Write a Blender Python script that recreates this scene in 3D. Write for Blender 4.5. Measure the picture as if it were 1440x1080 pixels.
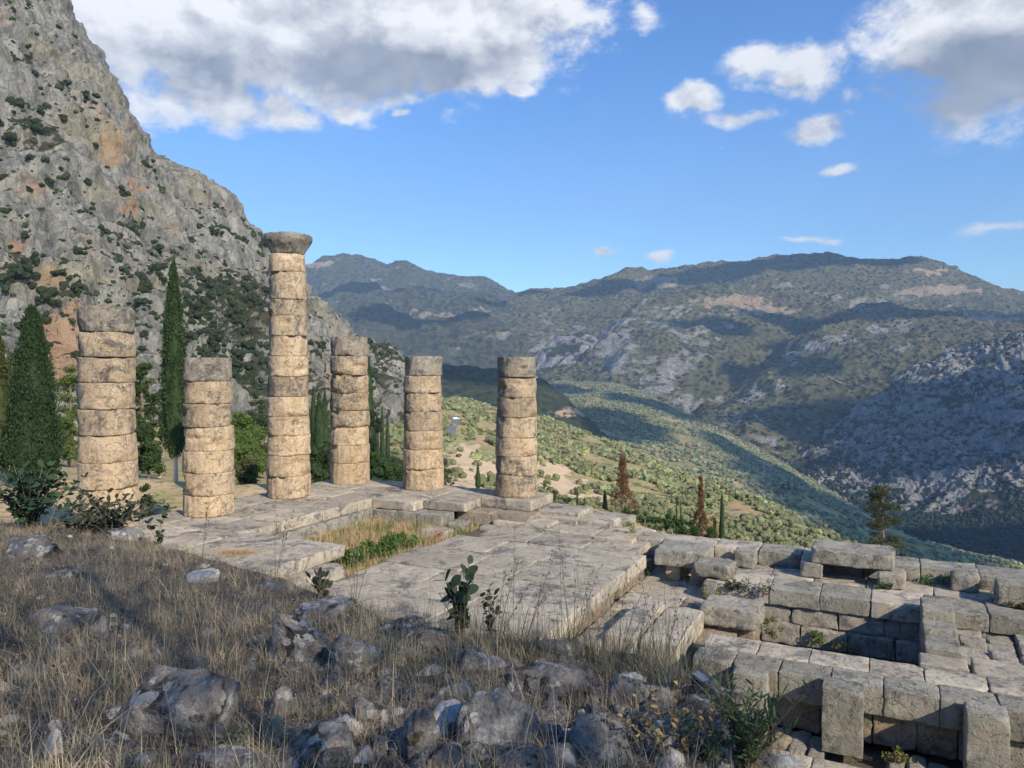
import bpy, bmesh, math, random
import numpy as np
from mathutils import Vector, Matrix
from mathutils.bvhtree import BVHTree

for o in list(bpy.data.objects):
    bpy.data.objects.remove(o)
SC = bpy.context.scene
COL = SC.collection
# ------------------------------------------------------------------ camera
EYE, FPX, PITCH = 5.3, 1080.0, math.radians(1.5)
cam_d = bpy.data.cameras.new('camera')
cam_d.sensor_width = 36.0
cam_d.lens = 27.0
cam_d.clip_start = 0.1
cam_d.clip_end = 60000
cam = bpy.data.objects.new('camera', cam_d)
cam.location = (0, 0, EYE)
cam.rotation_euler = (math.radians(90) - PITCH, 0, 0)
COL.objects.link(cam)
SC.camera = cam
# ------------------------------------------------------------------ exposure / render settings
SC.view_settings.view_transform = 'Standard'
SC.view_settings.look = 'None'
SC.view_settings.gamma = 1
SC.view_settings.exposure = 0.28
SC.view_settings.use_curve_mapping = False
SC.cycles.use_denoising = True
SC.cycles.max_bounces = 5
SC.cycles.diffuse_bounces = 3
SC.cycles.glossy_bounces = 2
SC.cycles.transparent_max_bounces = 4
SC.cycles.volume_bounces = 0
SC.cycles.use_adaptive_sampling = True
SC.cycles.adaptive_threshold = 0.02
# ------------------------------------------------------------------ sun and sky
SUN_AZ, SUN_EL = math.radians(38), math.radians(32)      # azimuth: to the right of straight behind the camera
SUN_DIR = Vector((math.sin(SUN_AZ) * math.cos(SUN_EL), -math.cos(SUN_AZ) * math.cos(SUN_EL), math.sin(SUN_EL)))
sl = bpy.data.lights.new('sun', 'SUN')
sl.energy = 4.9
sl.angle = math.radians(0.5)
sl.color = (1.0, 0.87, 0.68)
so = bpy.data.objects.new('sun', sl)
so.rotation_euler = SUN_DIR.to_track_quat('Z', 'Y').to_euler()
so.location = (30, -30, 60)
COL.objects.link(so)


class NT:
    """small helper round a node tree"""
    def __init__(s, tree):
        s.t = tree
        s.t.nodes.clear()

    def n(s, typ, ins=None, **props):
        nd = s.t.nodes.new(typ)
        for k, v in props.items():
            setattr(nd, k, v)
        for k, v in (ins or {}).items():
            s.put(nd.inputs[k], v)
        return nd

    def put(s, sock, v):
        if isinstance(v, bpy.types.NodeSocket):
            s.t.links.new(v, sock)
        elif v is not None:
            if sock.type == 'RGBA' and not hasattr(v, '__len__'):
                v = (v, v, v, 1)
            if sock.type == 'RGBA' and len(v) == 3:
                v = (*v, 1)
            if sock.type == 'VECTOR' and not hasattr(v, '__len__'):
                v = (v, v, v)
            sock.default_value = v

    def m(s, op, a, b=None, c=None, clamp=False):
        nd = s.t.nodes.new('ShaderNodeMath')
        nd.operation = op
        nd.use_clamp = clamp
        for i, v in enumerate((a, b, c)):
            if v is not None:
                s.put(nd.inputs[i], v)
        return nd.outputs[0]

    def v(s, op, a, b=None):
        nd = s.t.nodes.new('ShaderNodeVectorMath')
        nd.operation = op
        s.put(nd.inputs[0], a)
        if b is not None:
            s.put(nd.inputs[3 if op == 'SCALE' else 1], b)
        return nd.outputs['Value' if op in ('LENGTH', 'DOT_PRODUCT') else 'Vector']

    def noise(s, vec, scale, detail=4, rough=0.55, dist=0.0, out='Fac'):
        nd = s.n('ShaderNodeTexNoise', {'Scale': scale, 'Detail': detail, 'Roughness': rough, 'Distortion': dist, 'Vector': vec})
        return nd.outputs[out]

    def voro(s, vec, scale, feature='F1', out='Distance', rnd=1.0):
        nd = s.t.nodes.new('ShaderNodeTexVoronoi')
        nd.feature = feature
        s.put(nd.inputs['Vector'], vec)
        nd.inputs['Scale'].default_value = scale
        nd.inputs['Randomness'].default_value = rnd
        return nd.outputs[out]

    def step(s, x, lo, hi):
        nd = s.t.nodes.new('ShaderNodeMapRange')
        nd.interpolation_type = 'SMOOTHSTEP'
        s.put(nd.inputs['Value'], x)
        s.put(nd.inputs['From Min'], lo)
        s.put(nd.inputs['From Max'], hi)
        return nd.outputs['Result']

    def mix(s, f, a, b, blend='MIX'):
        nd = s.t.nodes.new('ShaderNodeMix')
        nd.data_type = 'RGBA'
        nd.blend_type = blend
        s.put(nd.inputs[0], f)
        s.put(nd.inputs[6], a)
        s.put(nd.inputs[7], b)
        return nd.outputs[2]

    def scalev(s, vec, sx, sy, sz):
        return s.v('MULTIPLY', vec, (sx, sy, sz))

    def bump(s, h, dist, strength=1.0, normal=None):
        nd = s.n('ShaderNodeBump', {'Height': h, 'Distance': dist, 'Strength': strength})
        if normal is not None:
            s.put(nd.inputs['Normal'], normal)
        return nd.outputs[0]


def pix_dir(px, py):
    x = (px - 720.0) / FPX
    z = -(py - 540.0) / FPX
    c, s_ = math.cos(PITCH), math.sin(PITCH)
    return x, c + z * s_, -s_ + z * c


def at(px, py, d):
    """world point on the line of sight of a photo pixel, d metres ahead"""
    x, y, z = pix_dir(px, py)
    return np.array([x * d / y, d + 0 * x, EYE + z * d / y])


# ---- world: Nishita sky and a layer of procedural cumulus in world directions
W = bpy.data.worlds.new('World')
SC.world = W
W.use_nodes = True
w = NT(W.node_tree)
SKY_S = 0.15
sky = w.n('ShaderNodeTexSky', sky_type='NISHITA')
sky.sun_disc = False
sky.sun_elevation = SUN_EL
sky.sun_rotation = math.pi - SUN_AZ
sky.altitude = 600
sky.air_density = 1.0
sky.dust_density = 0.6
sky.ozone_density = 2.2
gd = w.n('ShaderNodeTexCoord').outputs['Generated']
sp = w.n('ShaderNodeSeparateXYZ', {'Vector': gd})
az = w.m('ARCTAN2', sp.outputs[0], sp.outputs[1])
el = w.m('ARCSINE', sp.outputs[2])
P2 = w.n('ShaderNodeCombineXYZ', {'X': az, 'Y': el}).outputs[0]
P3 = w.scalev(P2, 1.0, 1.5, 1.0)
wn = w.noise(P3, 5.0, 3, 0.5, out='Color')
warp = w.v('SCALE', w.v('SUBTRACT', wn, (0.5, 0.5, 0.5)), 0.09)
PW = w.v('ADD', P2, warp)


def ae(px, py):
    x, y, z = pix_dir(px, py)
    return math.atan2(x, y), math.asin(z / math.sqrt(x * x + y * y + z * z))


def blob_field(blobs):
    acc = None
    for (px, py, rx, ry, k) in blobs:
        a, e = ae(px, py)
        q = w.scalev(w.v('SUBTRACT', PW, (a, e, 0)), FPX / rx, FPX / ry, 0)
        f = w.m('MULTIPLY', w.m('SUBTRACT', 1.0, w.v('LENGTH', q)), k)
        acc = f if acc is None else w.m('SMOOTH_MAX', acc, f, 0.15)
    return acc


env = blob_field([
    (330, 20, 330, 130, 1.7), (560, 30, 330, 135, 1.7), (700, 10, 150, 80, 1.2), (180, -60, 350, 180, 1.5), (500, -120, 500, 180, 1.3),
    (290, 135, 130, 56, 1.2), (400, 150, 75, 34, .95), (625, 128, 66, 26, 1.35), (500, 148, 48, 22, .85), (732, 134, 36, 15, 1.1), (562, 165, 20, 12, 1.1),
    (766, 155, 16, 9, .35), (900, 12, 48, 30, .6), (1065, 68, 60, 32, .8), (1130, 85, 60, 36, .8), (1185, 66, 22, 30, .5),
    (985, 132, 60, 30, 1.0), (1040, 155, 75, 26, .9), (1143, 170, 56, 22, .95), (1187, 229, 32, 13, .75), (1010, 197, 18, 7, .7), (1210, 85, 18, 20, .4),
    (1360, 40, 170, 85, 1.4), (1420, 110, 120, 66, 1.2), (1560, 60, 260, 140, 1.4), (1275, 45, 60, 60, .8), (1135, 333, 60, 7, .55), (1410, 329, 85, 13, .6),
    (857, 361, 26, 12, .85), (924, 366, 28, 10, .9), (838, 397, 34, 7, .6), (793, 317, 18, 5, .25),
    (1900, 200, 260, 70, 1.2), (-500, 150, 300, 80, 1.0)])
darkf = blob_field([(570, 95, 210, 60, 1.1), (300, 90, 160, 70, .55), (430, 10, 120, 30, .3), (690, 60, 140, 45, .5), (1380, 115, 190, 62, 1.5), (1240, 190, 50, 22, .5), (250, 110, 90, 40, .4),
                    (1180, 120, 50, 30, .35), (1340, -60, 100, 60, .3), (500, -140, 300, 100, .6)])
cn = w.m('ADD', w.m('MULTIPLY', w.noise(P3, 9.0, 10, 0.62, 0.15), 0.72), w.m('MULTIPLY', w.noise(P3, 26.0, 8, 0.66, 0.3), 0.28))
PS = w.v('ADD', P3, (0.014, 0.024, 0))
cn2 = w.m('ADD', w.m('MULTIPLY', w.noise(PS, 9.0, 6, 0.6, 0.15), 0.72), w.m('MULTIPLY', w.noise(PS, 26.0, 5, 0.6, 0.3), 0.28))
big = w.noise(P3, 3.2, 3, 0.5)
dens = w.m('ADD', env, w.m('MULTIPLY', w.m('SUBTRACT', cn, 0.52), 2.7))
alpha = w.step(dens, 0.10, 0.62)
shade = w.m('MULTIPLY', w.m('SUBTRACT', cn, cn2), 2.6)
shade = w.m('MULTIPLY', shade, w.m('SUBTRACT', 1.0, w.m('MULTIPLY', w.m('MAXIMUM', darkf, 0.0), 0.6), clamp=True))
lit = w.m('SUBTRACT', w.m('ADD', 0.92, shade), w.m('MULTIPLY', w.m('MAXIMUM', darkf, 0.0), 1.3), clamp=True)
lit = w.m('ADD', lit, w.m('MULTIPLY', w.m('SUBTRACT', big, 0.5), 0.7), clamp=True)
lit = w.m('MAXIMUM', lit, w.m('MULTIPLY', w.step(w.noise(P3, 6.0, 6, 0.55, 0.3), 0.3, 0.75), 0.42))
ccol = w.mix(lit, (0.17 / SKY_S, 0.20 / SKY_S, 0.25 / SKY_S), (1.0 / SKY_S, 0.985 / SKY_S, 0.97 / SKY_S))
skyc = w.mix(1.0, sky.outputs[0], w.mix(w.step(sp.outputs[2], 0.0, 0.45), (0.84, 1.12, 1.29), (0.38, 0.78, 1.22)), 'MULTIPLY')
bgc = w.mix(w.m('MULTIPLY', alpha, 0.96), skyc, ccol)
bg = w.n('ShaderNodeBackground', {'Color': bgc, 'Strength': SKY_S})
wo = w.n('ShaderNodeOutputWorld', {'Surface': bg.outputs[0]})
W.cycles.sampling_method = 'MANUAL'
W.cycles.sample_map_resolution = 512

# ------------------------------------------------------------------ vector noise in numpy
_rs = np.random.RandomState(7)
_PERM = np.concatenate([_rs.permutation(512)] * 3)
_GR = _rs.normal(size=(512, 3))
_GR /= np.linalg.norm(_GR, axis=1)[:, None]


def pn(P):
    P = np.asarray(P, dtype=float)
    i = np.floor(P).astype(np.int64)
    f = P - i
    u = f * f * f * (f * (f * 6 - 15) + 10)
    i &= 511
    r = np.zeros(len(P))
    for dx in (0, 1):
        for dy in (0, 1):
            for dz in (0, 1):
                h = _PERM[_PERM[_PERM[(i[:, 0] + dx) & 511] + ((i[:, 1] + dy) & 511)] + ((i[:, 2] + dz) & 511)]
                g = _GR[h]
                dot = g[:, 0] * (f[:, 0] - dx) + g[:, 1] * (f[:, 1] - dy) + g[:, 2] * (f[:, 2] - dz)
                wt = (u[:, 0] if dx else 1 - u[:, 0]) * (u[:, 1] if dy else 1 - u[:, 1]) * (u[:, 2] if dz else 1 - u[:, 2])
                r += dot * wt
    return r * 1.5


def fbm(P, octv=4, gain=0.5, lac=2.03):
    P = np.asarray(P, dtype=float)
    r, a = np.zeros(len(P)), 1.0
    for _ in range(octv):
        r += a * pn(P)
        P = P * lac + 17.3
        a *= gain
    return r


def ridged(P, octv=4, gain=0.5, lac=2.03):
    P = np.asarray(P, dtype=float)
    r, a = np.zeros(len(P)), 1.0
    for _ in range(octv):
        r += a * (1 - 2 * np.abs(pn(P)))
        P = P * lac + 11.7
        a *= gain
    return r


# ------------------------------------------------------------------ mesh and object helpers
def mesh(name, V, F, smooth=True, mats=(), mi=None, col=None):
    """V (n,3); F one (m,k) array or a list of them; col per-vertex rgb"""
    me = bpy.data.meshes.new(name)
    V = np.ascontiguousarray(V, dtype=np.float32)
    Fs = F if isinstance(F, list) else [F]
    Fs = [np.asarray(f, dtype=np.int32) for f in Fs if len(f)]
    tot = np.concatenate([np.full(len(f), f.shape[1], dtype=np.int32) for f in Fs])
    loops = np.concatenate([f.ravel() for f in Fs])
    me.vertices.add(len(V))
    me.vertices.foreach_set('co', V.ravel())
    me.loops.add(len(loops))
    me.loops.foreach_set('vertex_index', loops)
    me.polygons.add(len(tot))
    st = np.concatenate([[0], np.cumsum(tot)[:-1]]).astype(np.int32)
    me.polygons.foreach_set('loop_start', st)
    me.polygons.foreach_set('loop_total', tot)
    me.polygons.foreach_set('use_smooth', np.full(len(tot), smooth))
    for m_ in mats:
        me.materials.append(m_)
    if mi is not None:
        me.polygons.foreach_set('material_index', np.asarray(mi, dtype=np.int32))
    if col is not None:
        ca = me.color_attributes.new('tint', 'FLOAT_COLOR', 'POINT')
        c4 = np.ones((len(V), 4), dtype=np.float32)
        c4[:, :3] = col
        ca.data.foreach_set('color', c4.ravel())
    me.update(calc_edges=True)
    return me


def tag(o, label=None, cat=None, group=None, kind=None):
    if label: o['label'] = label
    if cat: o['category'] = cat
    if group: o['group'] = group
    if label and not kind: o['kind'] = 'thing'
    if kind: o['kind'] = kind
    return o


def obj(name, me, parent=None, loc=(0, 0, 0), rz=0.0):
    o = bpy.data.objects.new(name, me)
    COL.objects.link(o)
    o.parent = parent
    o.location = loc
    o.rotation_euler = (0, 0, rz)
    return o


def thing(name, label, cat, loc, rz=0.0, group=None):
    return tag(obj(name, None, None, loc, rz), label, cat, group)


def copy_tree(o, parent=None):
    c = o.copy()
    COL.objects.link(c)
    c.parent = parent
    for ch in list(o.children):
        copy_tree(ch, c)
    return c


def grid_faces(nu, nv, closed=False):
    """faces of a grid stored as index = v*nu + u"""
    u, v = np.meshgrid(np.arange(nu if closed else nu - 1), np.arange(nv - 1))
    u, v = u.ravel(), v.ravel()
    u2 = (u + 1) % nu
    return np.stack([v * nu + u, v * nu + u2, (v + 1) * nu + u2, (v + 1) * nu + u], 1)


_ico = {}
def ico(sub):
    if sub not in _ico:
        bm = bmesh.new()
        bmesh.ops.create_icosphere(bm, subdivisions=sub, radius=1.0)
        _ico[sub] = (np.array([v.co[:] for v in bm.verts]), np.array([[v.index for v in f.verts] for f in bm.faces]))
        bm.free()
    return _ico[sub]


def join(parts):
    """[(V,F),...] with the same face size -> V,F"""
    Vs, Fs, k = [], [], 0
    for V, F in parts:
        Vs.append(V); Fs.append(np.asarray(F) + k); k += len(V)
    return np.concatenate(Vs), np.concatenate(Fs)


def tube(pts, rad, n=8, cap=True):
    """tapered tube along a polyline"""
    pts = np.asarray(pts, float)
    rad = np.broadcast_to(np.asarray(rad, float), (len(pts),))
    T = np.gradient(pts, axis=0)
    T /= np.linalg.norm(T, axis=1)[:, None] + 1e-9
    ref = np.array([0, 0, 1.0]) if abs(T[0, 2]) < 0.9 else np.array([1.0, 0, 0])
    V = []
    for p, t, r in zip(pts, T, rad):
        a = np.cross(t, ref); a /= np.linalg.norm(a) + 1e-9
        b = np.cross(t, a)
        th = np.arange(n) * 2 * math.pi / n
        V.append(p + r * (np.cos(th)[:, None] * a + np.sin(th)[:, None] * b))
    return np.concatenate(V), grid_faces(n, len(pts), True)
# ------------------------------------------------------------------ materials
def material(name, build, rough=0.95):
    m_ = bpy.data.materials.new(name)
    m_.use_nodes = True
    t = NT(m_.node_tree)
    res = build(t)
    colr, nor = res[0], res[1]
    b = t.n('ShaderNodeBsdfPrincipled', {'Base Color': colr, 'Roughness': res[2] if len(res) > 2 else rough, 'Specular IOR Level': 0.2})
    if nor is not None:
        t.put(b.inputs['Normal'], nor)
    t.n('ShaderNodeOutputMaterial', {'Surface': b.outputs[0]})
    return m_


def objvec(t):
    """object coordinates shifted by a per-object random amount"""
    tc = t.n('ShaderNodeTexCoord').outputs['Object']
    r = t.n('ShaderNodeObjectInfo').outputs['Random']
    return t.v('ADD', tc, t.n('ShaderNodeCombineXYZ', {'X': t.m('MULTIPLY', r, 37.0), 'Y': t.m('MULTIPLY', r, 91.0), 'Z': t.m('MULTIPLY', r, 13.0)}).outputs[0]), r


def wpos(t):
    return t.n('ShaderNodeNewGeometry').outputs['Position']


def stone_mat(name, base, pale, stain, stain_amt=0.5, lichen=0.0, warm=(0.5, 0.33, 0.17), warm_amt=0.0, scale=1.0, bump=0.02, side=0.0, streak=0.3):
    def f(t):
        p, r = objvec(t)
        n1 = t.noise(p, 1.3 * scale, 6, 0.6, 0.3)
        n2 = t.noise(p, 7 * scale, 6, 0.65)
        n3 = t.noise(p, 40 * scale, 5, 0.7)
        n4 = t.noise(p, 0.9 * scale, 5, 0.65, 0.8)
        c = t.mix(t.step(n1, 0.35, 0.65), base, pale)
        c = t.mix(t.m('MULTIPLY', t.step(n2, 0.45, 0.75), 0.35), c, stain)
        if warm_amt:
            c = t.mix(t.m('MULTIPLY', t.step(t.noise(p, 2.1 * scale, 4, 0.6, 0.5), 0.5, 0.72), warm_amt), c, warm)
        st = t.m('ADD', n4, t.m('MULTIPLY', t.m('SUBTRACT', n2, 0.5), 0.45))
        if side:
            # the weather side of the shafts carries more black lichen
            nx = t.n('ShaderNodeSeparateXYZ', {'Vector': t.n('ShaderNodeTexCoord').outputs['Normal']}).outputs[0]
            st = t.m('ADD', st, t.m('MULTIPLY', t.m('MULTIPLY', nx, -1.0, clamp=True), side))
        sm = t.step(st, 0.60 - 0.12 * stain_amt, 0.74 - 0.08 * stain_amt)
        c = t.mix(t.m('MULTIPLY', sm, min(1.0, 0.35 + 0.6 * stain_amt)), c, stain)
        if lichen:
            v = t.voro(t.v('ADD', p, t.v('SCALE', t.noise(p, 9, 3, out='Color'), 0.12)), 6 * scale)
            lm = t.m('MULTIPLY', t.step(v, 0.34, 0.22), t.step(t.noise(p, 2.7 * scale, 3), 0.48, 0.6))
            c = t.mix(t.m('MULTIPLY', lm, lichen), c, (0.48, 0.48, 0.46))
        # rain streaks on upright faces, fine cracks everywhere
        nz = t.m('ABSOLUTE', t.n('ShaderNodeSeparateXYZ', {'Vector': t.n('ShaderNodeTexCoord').outputs['Normal']}).outputs[2])
        sk = t.step(t.noise(t.scalev(p, 5.5, 5.5, 0.6), 1.6 * scale, 5, 0.65, 0.2), 0.50, 0.68)
        c = t.mix(t.m('MULTIPLY', t.m('MULTIPLY', sk, t.step(nz, 0.6, 0.3)), 0.22 + 0.5 * streak), c, stain)
        ck = t.m('ABSOLUTE', t.m('SUBTRACT', t.noise(p, 1.1 * scale, 7, 0.6, 1.0), 0.5))
        ck = t.m('SUBTRACT', 1.0, t.step(ck, 0.0, 0.010))
        c = t.mix(t.m('MULTIPLY', ck, 0.55), c, (0.06, 0.055, 0.05))
        sp = t.step(t.noise(p, 17 * scale, 5, 0.75), 0.55, 0.68)
        c = t.mix(t.m('MULTIPLY', sp, 0.45), c, stain)
        v3 = t.m('ADD', 0.80, t.m('MULTIPLY', n3, 0.4))
        c = t.mix(1.0, c, t.n('ShaderNodeCombineColor', {'Red': v3, 'Green': v3, 'Blue': v3}).outputs[0], 'MULTIPLY')
        vr = t.m('ADD', 0.86, t.m('MULTIPLY', r, 0.26))
        c = t.mix(1.0, c, t.n('ShaderNodeCombineColor', {'Red': vr, 'Green': vr, 'Blue': vr}).outputs[0], 'MULTIPLY')
        pit = t.voro(t.v('ADD', p, t.v('SCALE', t.noise(p, 5, 3, out='Color'), 0.2)), 11 * scale)
        h = t.m('SUBTRACT', t.m('ADD', t.m('ADD', t.m('MULTIPLY', n2, 1.6), n3), t.m('MULTIPLY', t.step(pit, 0.0, 0.35), 0.5)), t.m('MULTIPLY', ck, 0.6))
        return c, t.bump(h, bump, 0.9)
    return material(name, f)


M = {}
M['slab'] = stone_mat('paving_limestone', (0.37, 0.325, 0.25), (0.50, 0.44, 0.34), (0.125, 0.12, 0.115), 0.85, 0.25, (0.40, 0.28, 0.18), 0.35, 0.8, 0.015)
M['ashlar'] = stone_mat('grey_ashlar', (0.30, 0.285, 0.235), (0.42, 0.395, 0.32), (0.12, 0.118, 0.105), 0.7, 0.4, (0.36, 0.26, 0.16), 0.3, 1.0, 0.05)
M['poros'] = stone_mat('tan_poros_ashlar', (0.34, 0.28, 0.2), (0.44, 0.37, 0.28), (0.15, 0.14, 0.13), 0.5, 0.15, (0.45, 0.27, 0.15), 0.5, 1.2, 0.05)
M['conglomerate'] = stone_mat('pale_rough_stone', (0.46, 0.42, 0.34), (0.60, 0.55, 0.46), (0.18, 0.17, 0.15), 0.5, 0.5, (0.42, 0.30, 0.2), 0.3, 1.5, 0.09)
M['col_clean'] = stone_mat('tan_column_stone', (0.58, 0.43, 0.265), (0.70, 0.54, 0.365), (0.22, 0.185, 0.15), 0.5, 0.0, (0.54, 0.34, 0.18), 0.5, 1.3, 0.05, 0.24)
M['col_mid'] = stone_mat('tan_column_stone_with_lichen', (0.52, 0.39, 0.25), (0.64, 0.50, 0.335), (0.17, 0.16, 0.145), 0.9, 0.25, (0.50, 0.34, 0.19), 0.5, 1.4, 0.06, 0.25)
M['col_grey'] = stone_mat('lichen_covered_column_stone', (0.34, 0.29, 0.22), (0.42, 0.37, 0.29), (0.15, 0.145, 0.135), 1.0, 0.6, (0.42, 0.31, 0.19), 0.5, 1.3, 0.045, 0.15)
M['capital'] = stone_mat('dark_capital_stone', (0.23, 0.21, 0.18), (0.33, 0.30, 0.25), (0.09, 0.085, 0.08), 0.9, 0.3, (0.3, 0.24, 0.18), 0.2, 1.3, 0.04)


def rock_f(t):
    p, r = objvec(t)
    n1 = t.noise(p, 2.2, 6, 0.6, 0.6)
    n2 = t.noise(p, 9, 7, 0.7, 0.3)
    n3 = t.noise(p, 55, 5, 0.7)
    c = t.mix(t.step(n1, 0.36, 0.64), (0.20, 0.19, 0.18), (0.40, 0.385, 0.36))
    c = t.mix(t.m('MULTIPLY', t.step(t.noise(p, 4.5, 5, 0.65, 0.6), 0.55, 0.62), 0.85), c, (0.03, 0.028, 0.027))
    v = t.voro(t.v('ADD', p, t.v('SCALE', t.noise(p, 12, 3, out='Color'), 0.10)), 11)
    lm = t.m('MULTIPLY', t.step(v, 0.46, 0.38), t.step(t.noise(p, 3.7, 3), 0.44, 0.52))
    c = t.mix(t.m('MULTIPLY', lm, 0.9), c, (0.60, 0.585, 0.55))
    c = t.mix(t.m('MULTIPLY', t.step(t.noise(p, 23, 5, 0.75), 0.52, 0.62), 0.6), c, (0.075, 0.07, 0.066))
    c = t.mix(t.m('MULTIPLY', t.step(t.noise(p, 6, 4, 0.6, 0.4), 0.56, 0.66), 0.6), c, (0.36, 0.25, 0.165))
    v3 = t.m('ADD', 0.62, t.m('MULTIPLY', n3, 0.76))
    c = t.mix(1.0, c, t.n('ShaderNodeCombineColor', {'Red': v3, 'Green': v3, 'Blue': v3}).outputs[0], 'MULTIPLY')
    h = t.m('ADD', t.m('MULTIPLY', n2, 2.0), n3)
    return c, t.bump(h, 0.045, 1.0)


M['rock'] = material('lichen_spotted_limestone', rock_f)


def pale_rock_f(t):
    p, r = objvec(t)
    n2 = t.noise(p, 8, 6, 0.7)
    c = t.mix(t.step(n2, 0.3, 0.7), (0.30, 0.29, 0.27), (0.52, 0.50, 0.47))
    return c, t.bump(n2, 0.02, 0.8)


M['pale_rock'] = material('pale_limestone_chip', pale_rock_f)


def tint_mat(name, rough=0.9, transl=0.0, var=0.25, scale=3.0):
    """albedo from the per-vertex tint of each leaf or blade, with a little noise"""
    m_ = bpy.data.materials.new(name)
    m_.use_nodes = True
    t = NT(m_.node_tree)
    a = t.n('ShaderNodeAttribute', attribute_name='tint').outputs['Color']
    n = t.noise(wpos(t), scale, 3)
    v = t.m('ADD', 1 - var, t.m('MULTIPLY', n, 2 * var))
    c = t.mix(1.0, a, t.n('ShaderNodeCombineColor', {'Red': v, 'Green': v, 'Blue': v}).outputs[0], 'MULTIPLY')
    b = t.n('ShaderNodeBsdfPrincipled', {'Base Color': c, 'Roughness': rough, 'Specular IOR Level': 0.25})
    out = b.outputs[0]
    if transl:
        tr = t.n('ShaderNodeBsdfTranslucent', {'Color': c})
        out = t.n('ShaderNodeMixShader', {0: transl, 1: out, 2: tr.outputs[0]}).outputs[0]
    t.n('ShaderNodeOutputMaterial', {'Surface': out})
    return m_


M['leaf'] = tint_mat('foliage', 0.7, 0.25)
M['grass'] = tint_mat('dry_grass', 0.85, 0.15)
M['olive'] = tint_mat('olive_foliage', 0.9, 0.0, 0.35, 0.9)


def bark_f(t):
    p, r = objvec(t)
    n = t.noise(t.scalev(p, 8, 8, 1.5), 1.5, 5, 0.6)
    return t.mix(n, (0.09, 0.065, 0.045), (0.26, 0.21, 0.16)), t.bump(n, 0.03, 0.8)


M['bark'] = material('bark', bark_f)
M['pale_bark'] = material('pale_bark', lambda t: (t.mix(t.noise(objvec(t)[0], 9, 5), (0.30, 0.24, 0.18), (0.55, 0.49, 0.40)), None))


def soil_f(t):
    p = wpos(t)
    n1 = t.noise(p, 0.7, 5, 0.6, 0.4)
    n2 = t.noise(p, 9, 6, 0.7)
    n3 = t.noise(p, 60, 4, 0.7)
    c = t.mix(t.step(n1, 0.35, 0.65), (0.115, 0.092, 0.068), (0.20, 0.165, 0.125))
    c = t.mix(t.step(n2, 0.42, 0.7), c, (0.085, 0.068, 0.052))
    c = t.mix(t.m('MULTIPLY', t.step(n3, 0.58, 0.7), 0.7), c, (0.33, 0.29, 0.22))
    return c, t.bump(t.m('ADD', t.m('MULTIPLY', n2, 2.0), n3), 0.04, 1.0)


M['soil'] = material('dry_stony_soil', soil_f)


def ground_f(t):
    p = wpos(t)
    n1 = t.noise(p, 0.12, 6, 0.6, 0.4)
    n2 = t.noise(p, 1.6, 6, 0.65)
    c = t.mix(t.step(n1, 0.46, 0.6), (0.50, 0.38, 0.22), (0.30, 0.30, 0.09))
    c = t.mix(t.step(n2, 0.50, 0.7), c, (0.13, 0.13, 0.05))
    return c, t.bump(n2, 0.3, 0.9)


M['ground'] = material('dry_grass_and_earth', ground_f)


def cover_f(t):
    """far groves: straw and red earth between scrub, sandy clearings where the tint attribute says so"""
    p = wpos(t)
    a = t.n('ShaderNodeSeparateColor', {'Color': t.n('ShaderNodeAttribute', attribute_name='tint').outputs['Color']})
    n1 = t.noise(p, 0.012, 6, 0.6, 0.5)
    n2 = t.noise(p, 0.10, 6, 0.65)
    c = t.mix(t.step(n1, 0.4, 0.6), (0.40, 0.31, 0.16), (0.26, 0.26, 0.11))
    c = t.mix(t.m('MULTIPLY', t.step(n2, 0.52, 0.66), 0.8), c, (0.075, 0.09, 0.035))
    c = t.mix(t.m('MULTIPLY', t.step(t.noise(p, 0.03, 5, 0.6, 0.4), 0.56, 0.66), 0.75), c, (0.42, 0.24, 0.14))
    sm = t.step(t.m('ADD', a.outputs[0], t.m('MULTIPLY', t.m('SUBTRACT', n2, 0.5), 0.9)), 0.35, 0.6)
    c = t.mix(sm, c, (0.60, 0.44, 0.28))
    dk = t.step(t.m('ADD', a.outputs[1], t.m('MULTIPLY', t.m('SUBTRACT', n2, 0.5), 0.6)), 0.3, 0.7)
    c = t.mix(dk, c, (0.04, 0.055, 0.025))
    return c, t.bump(n2, 3.0, 0.8)


M['cover'] = material('grove_ground', cover_f)


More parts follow.
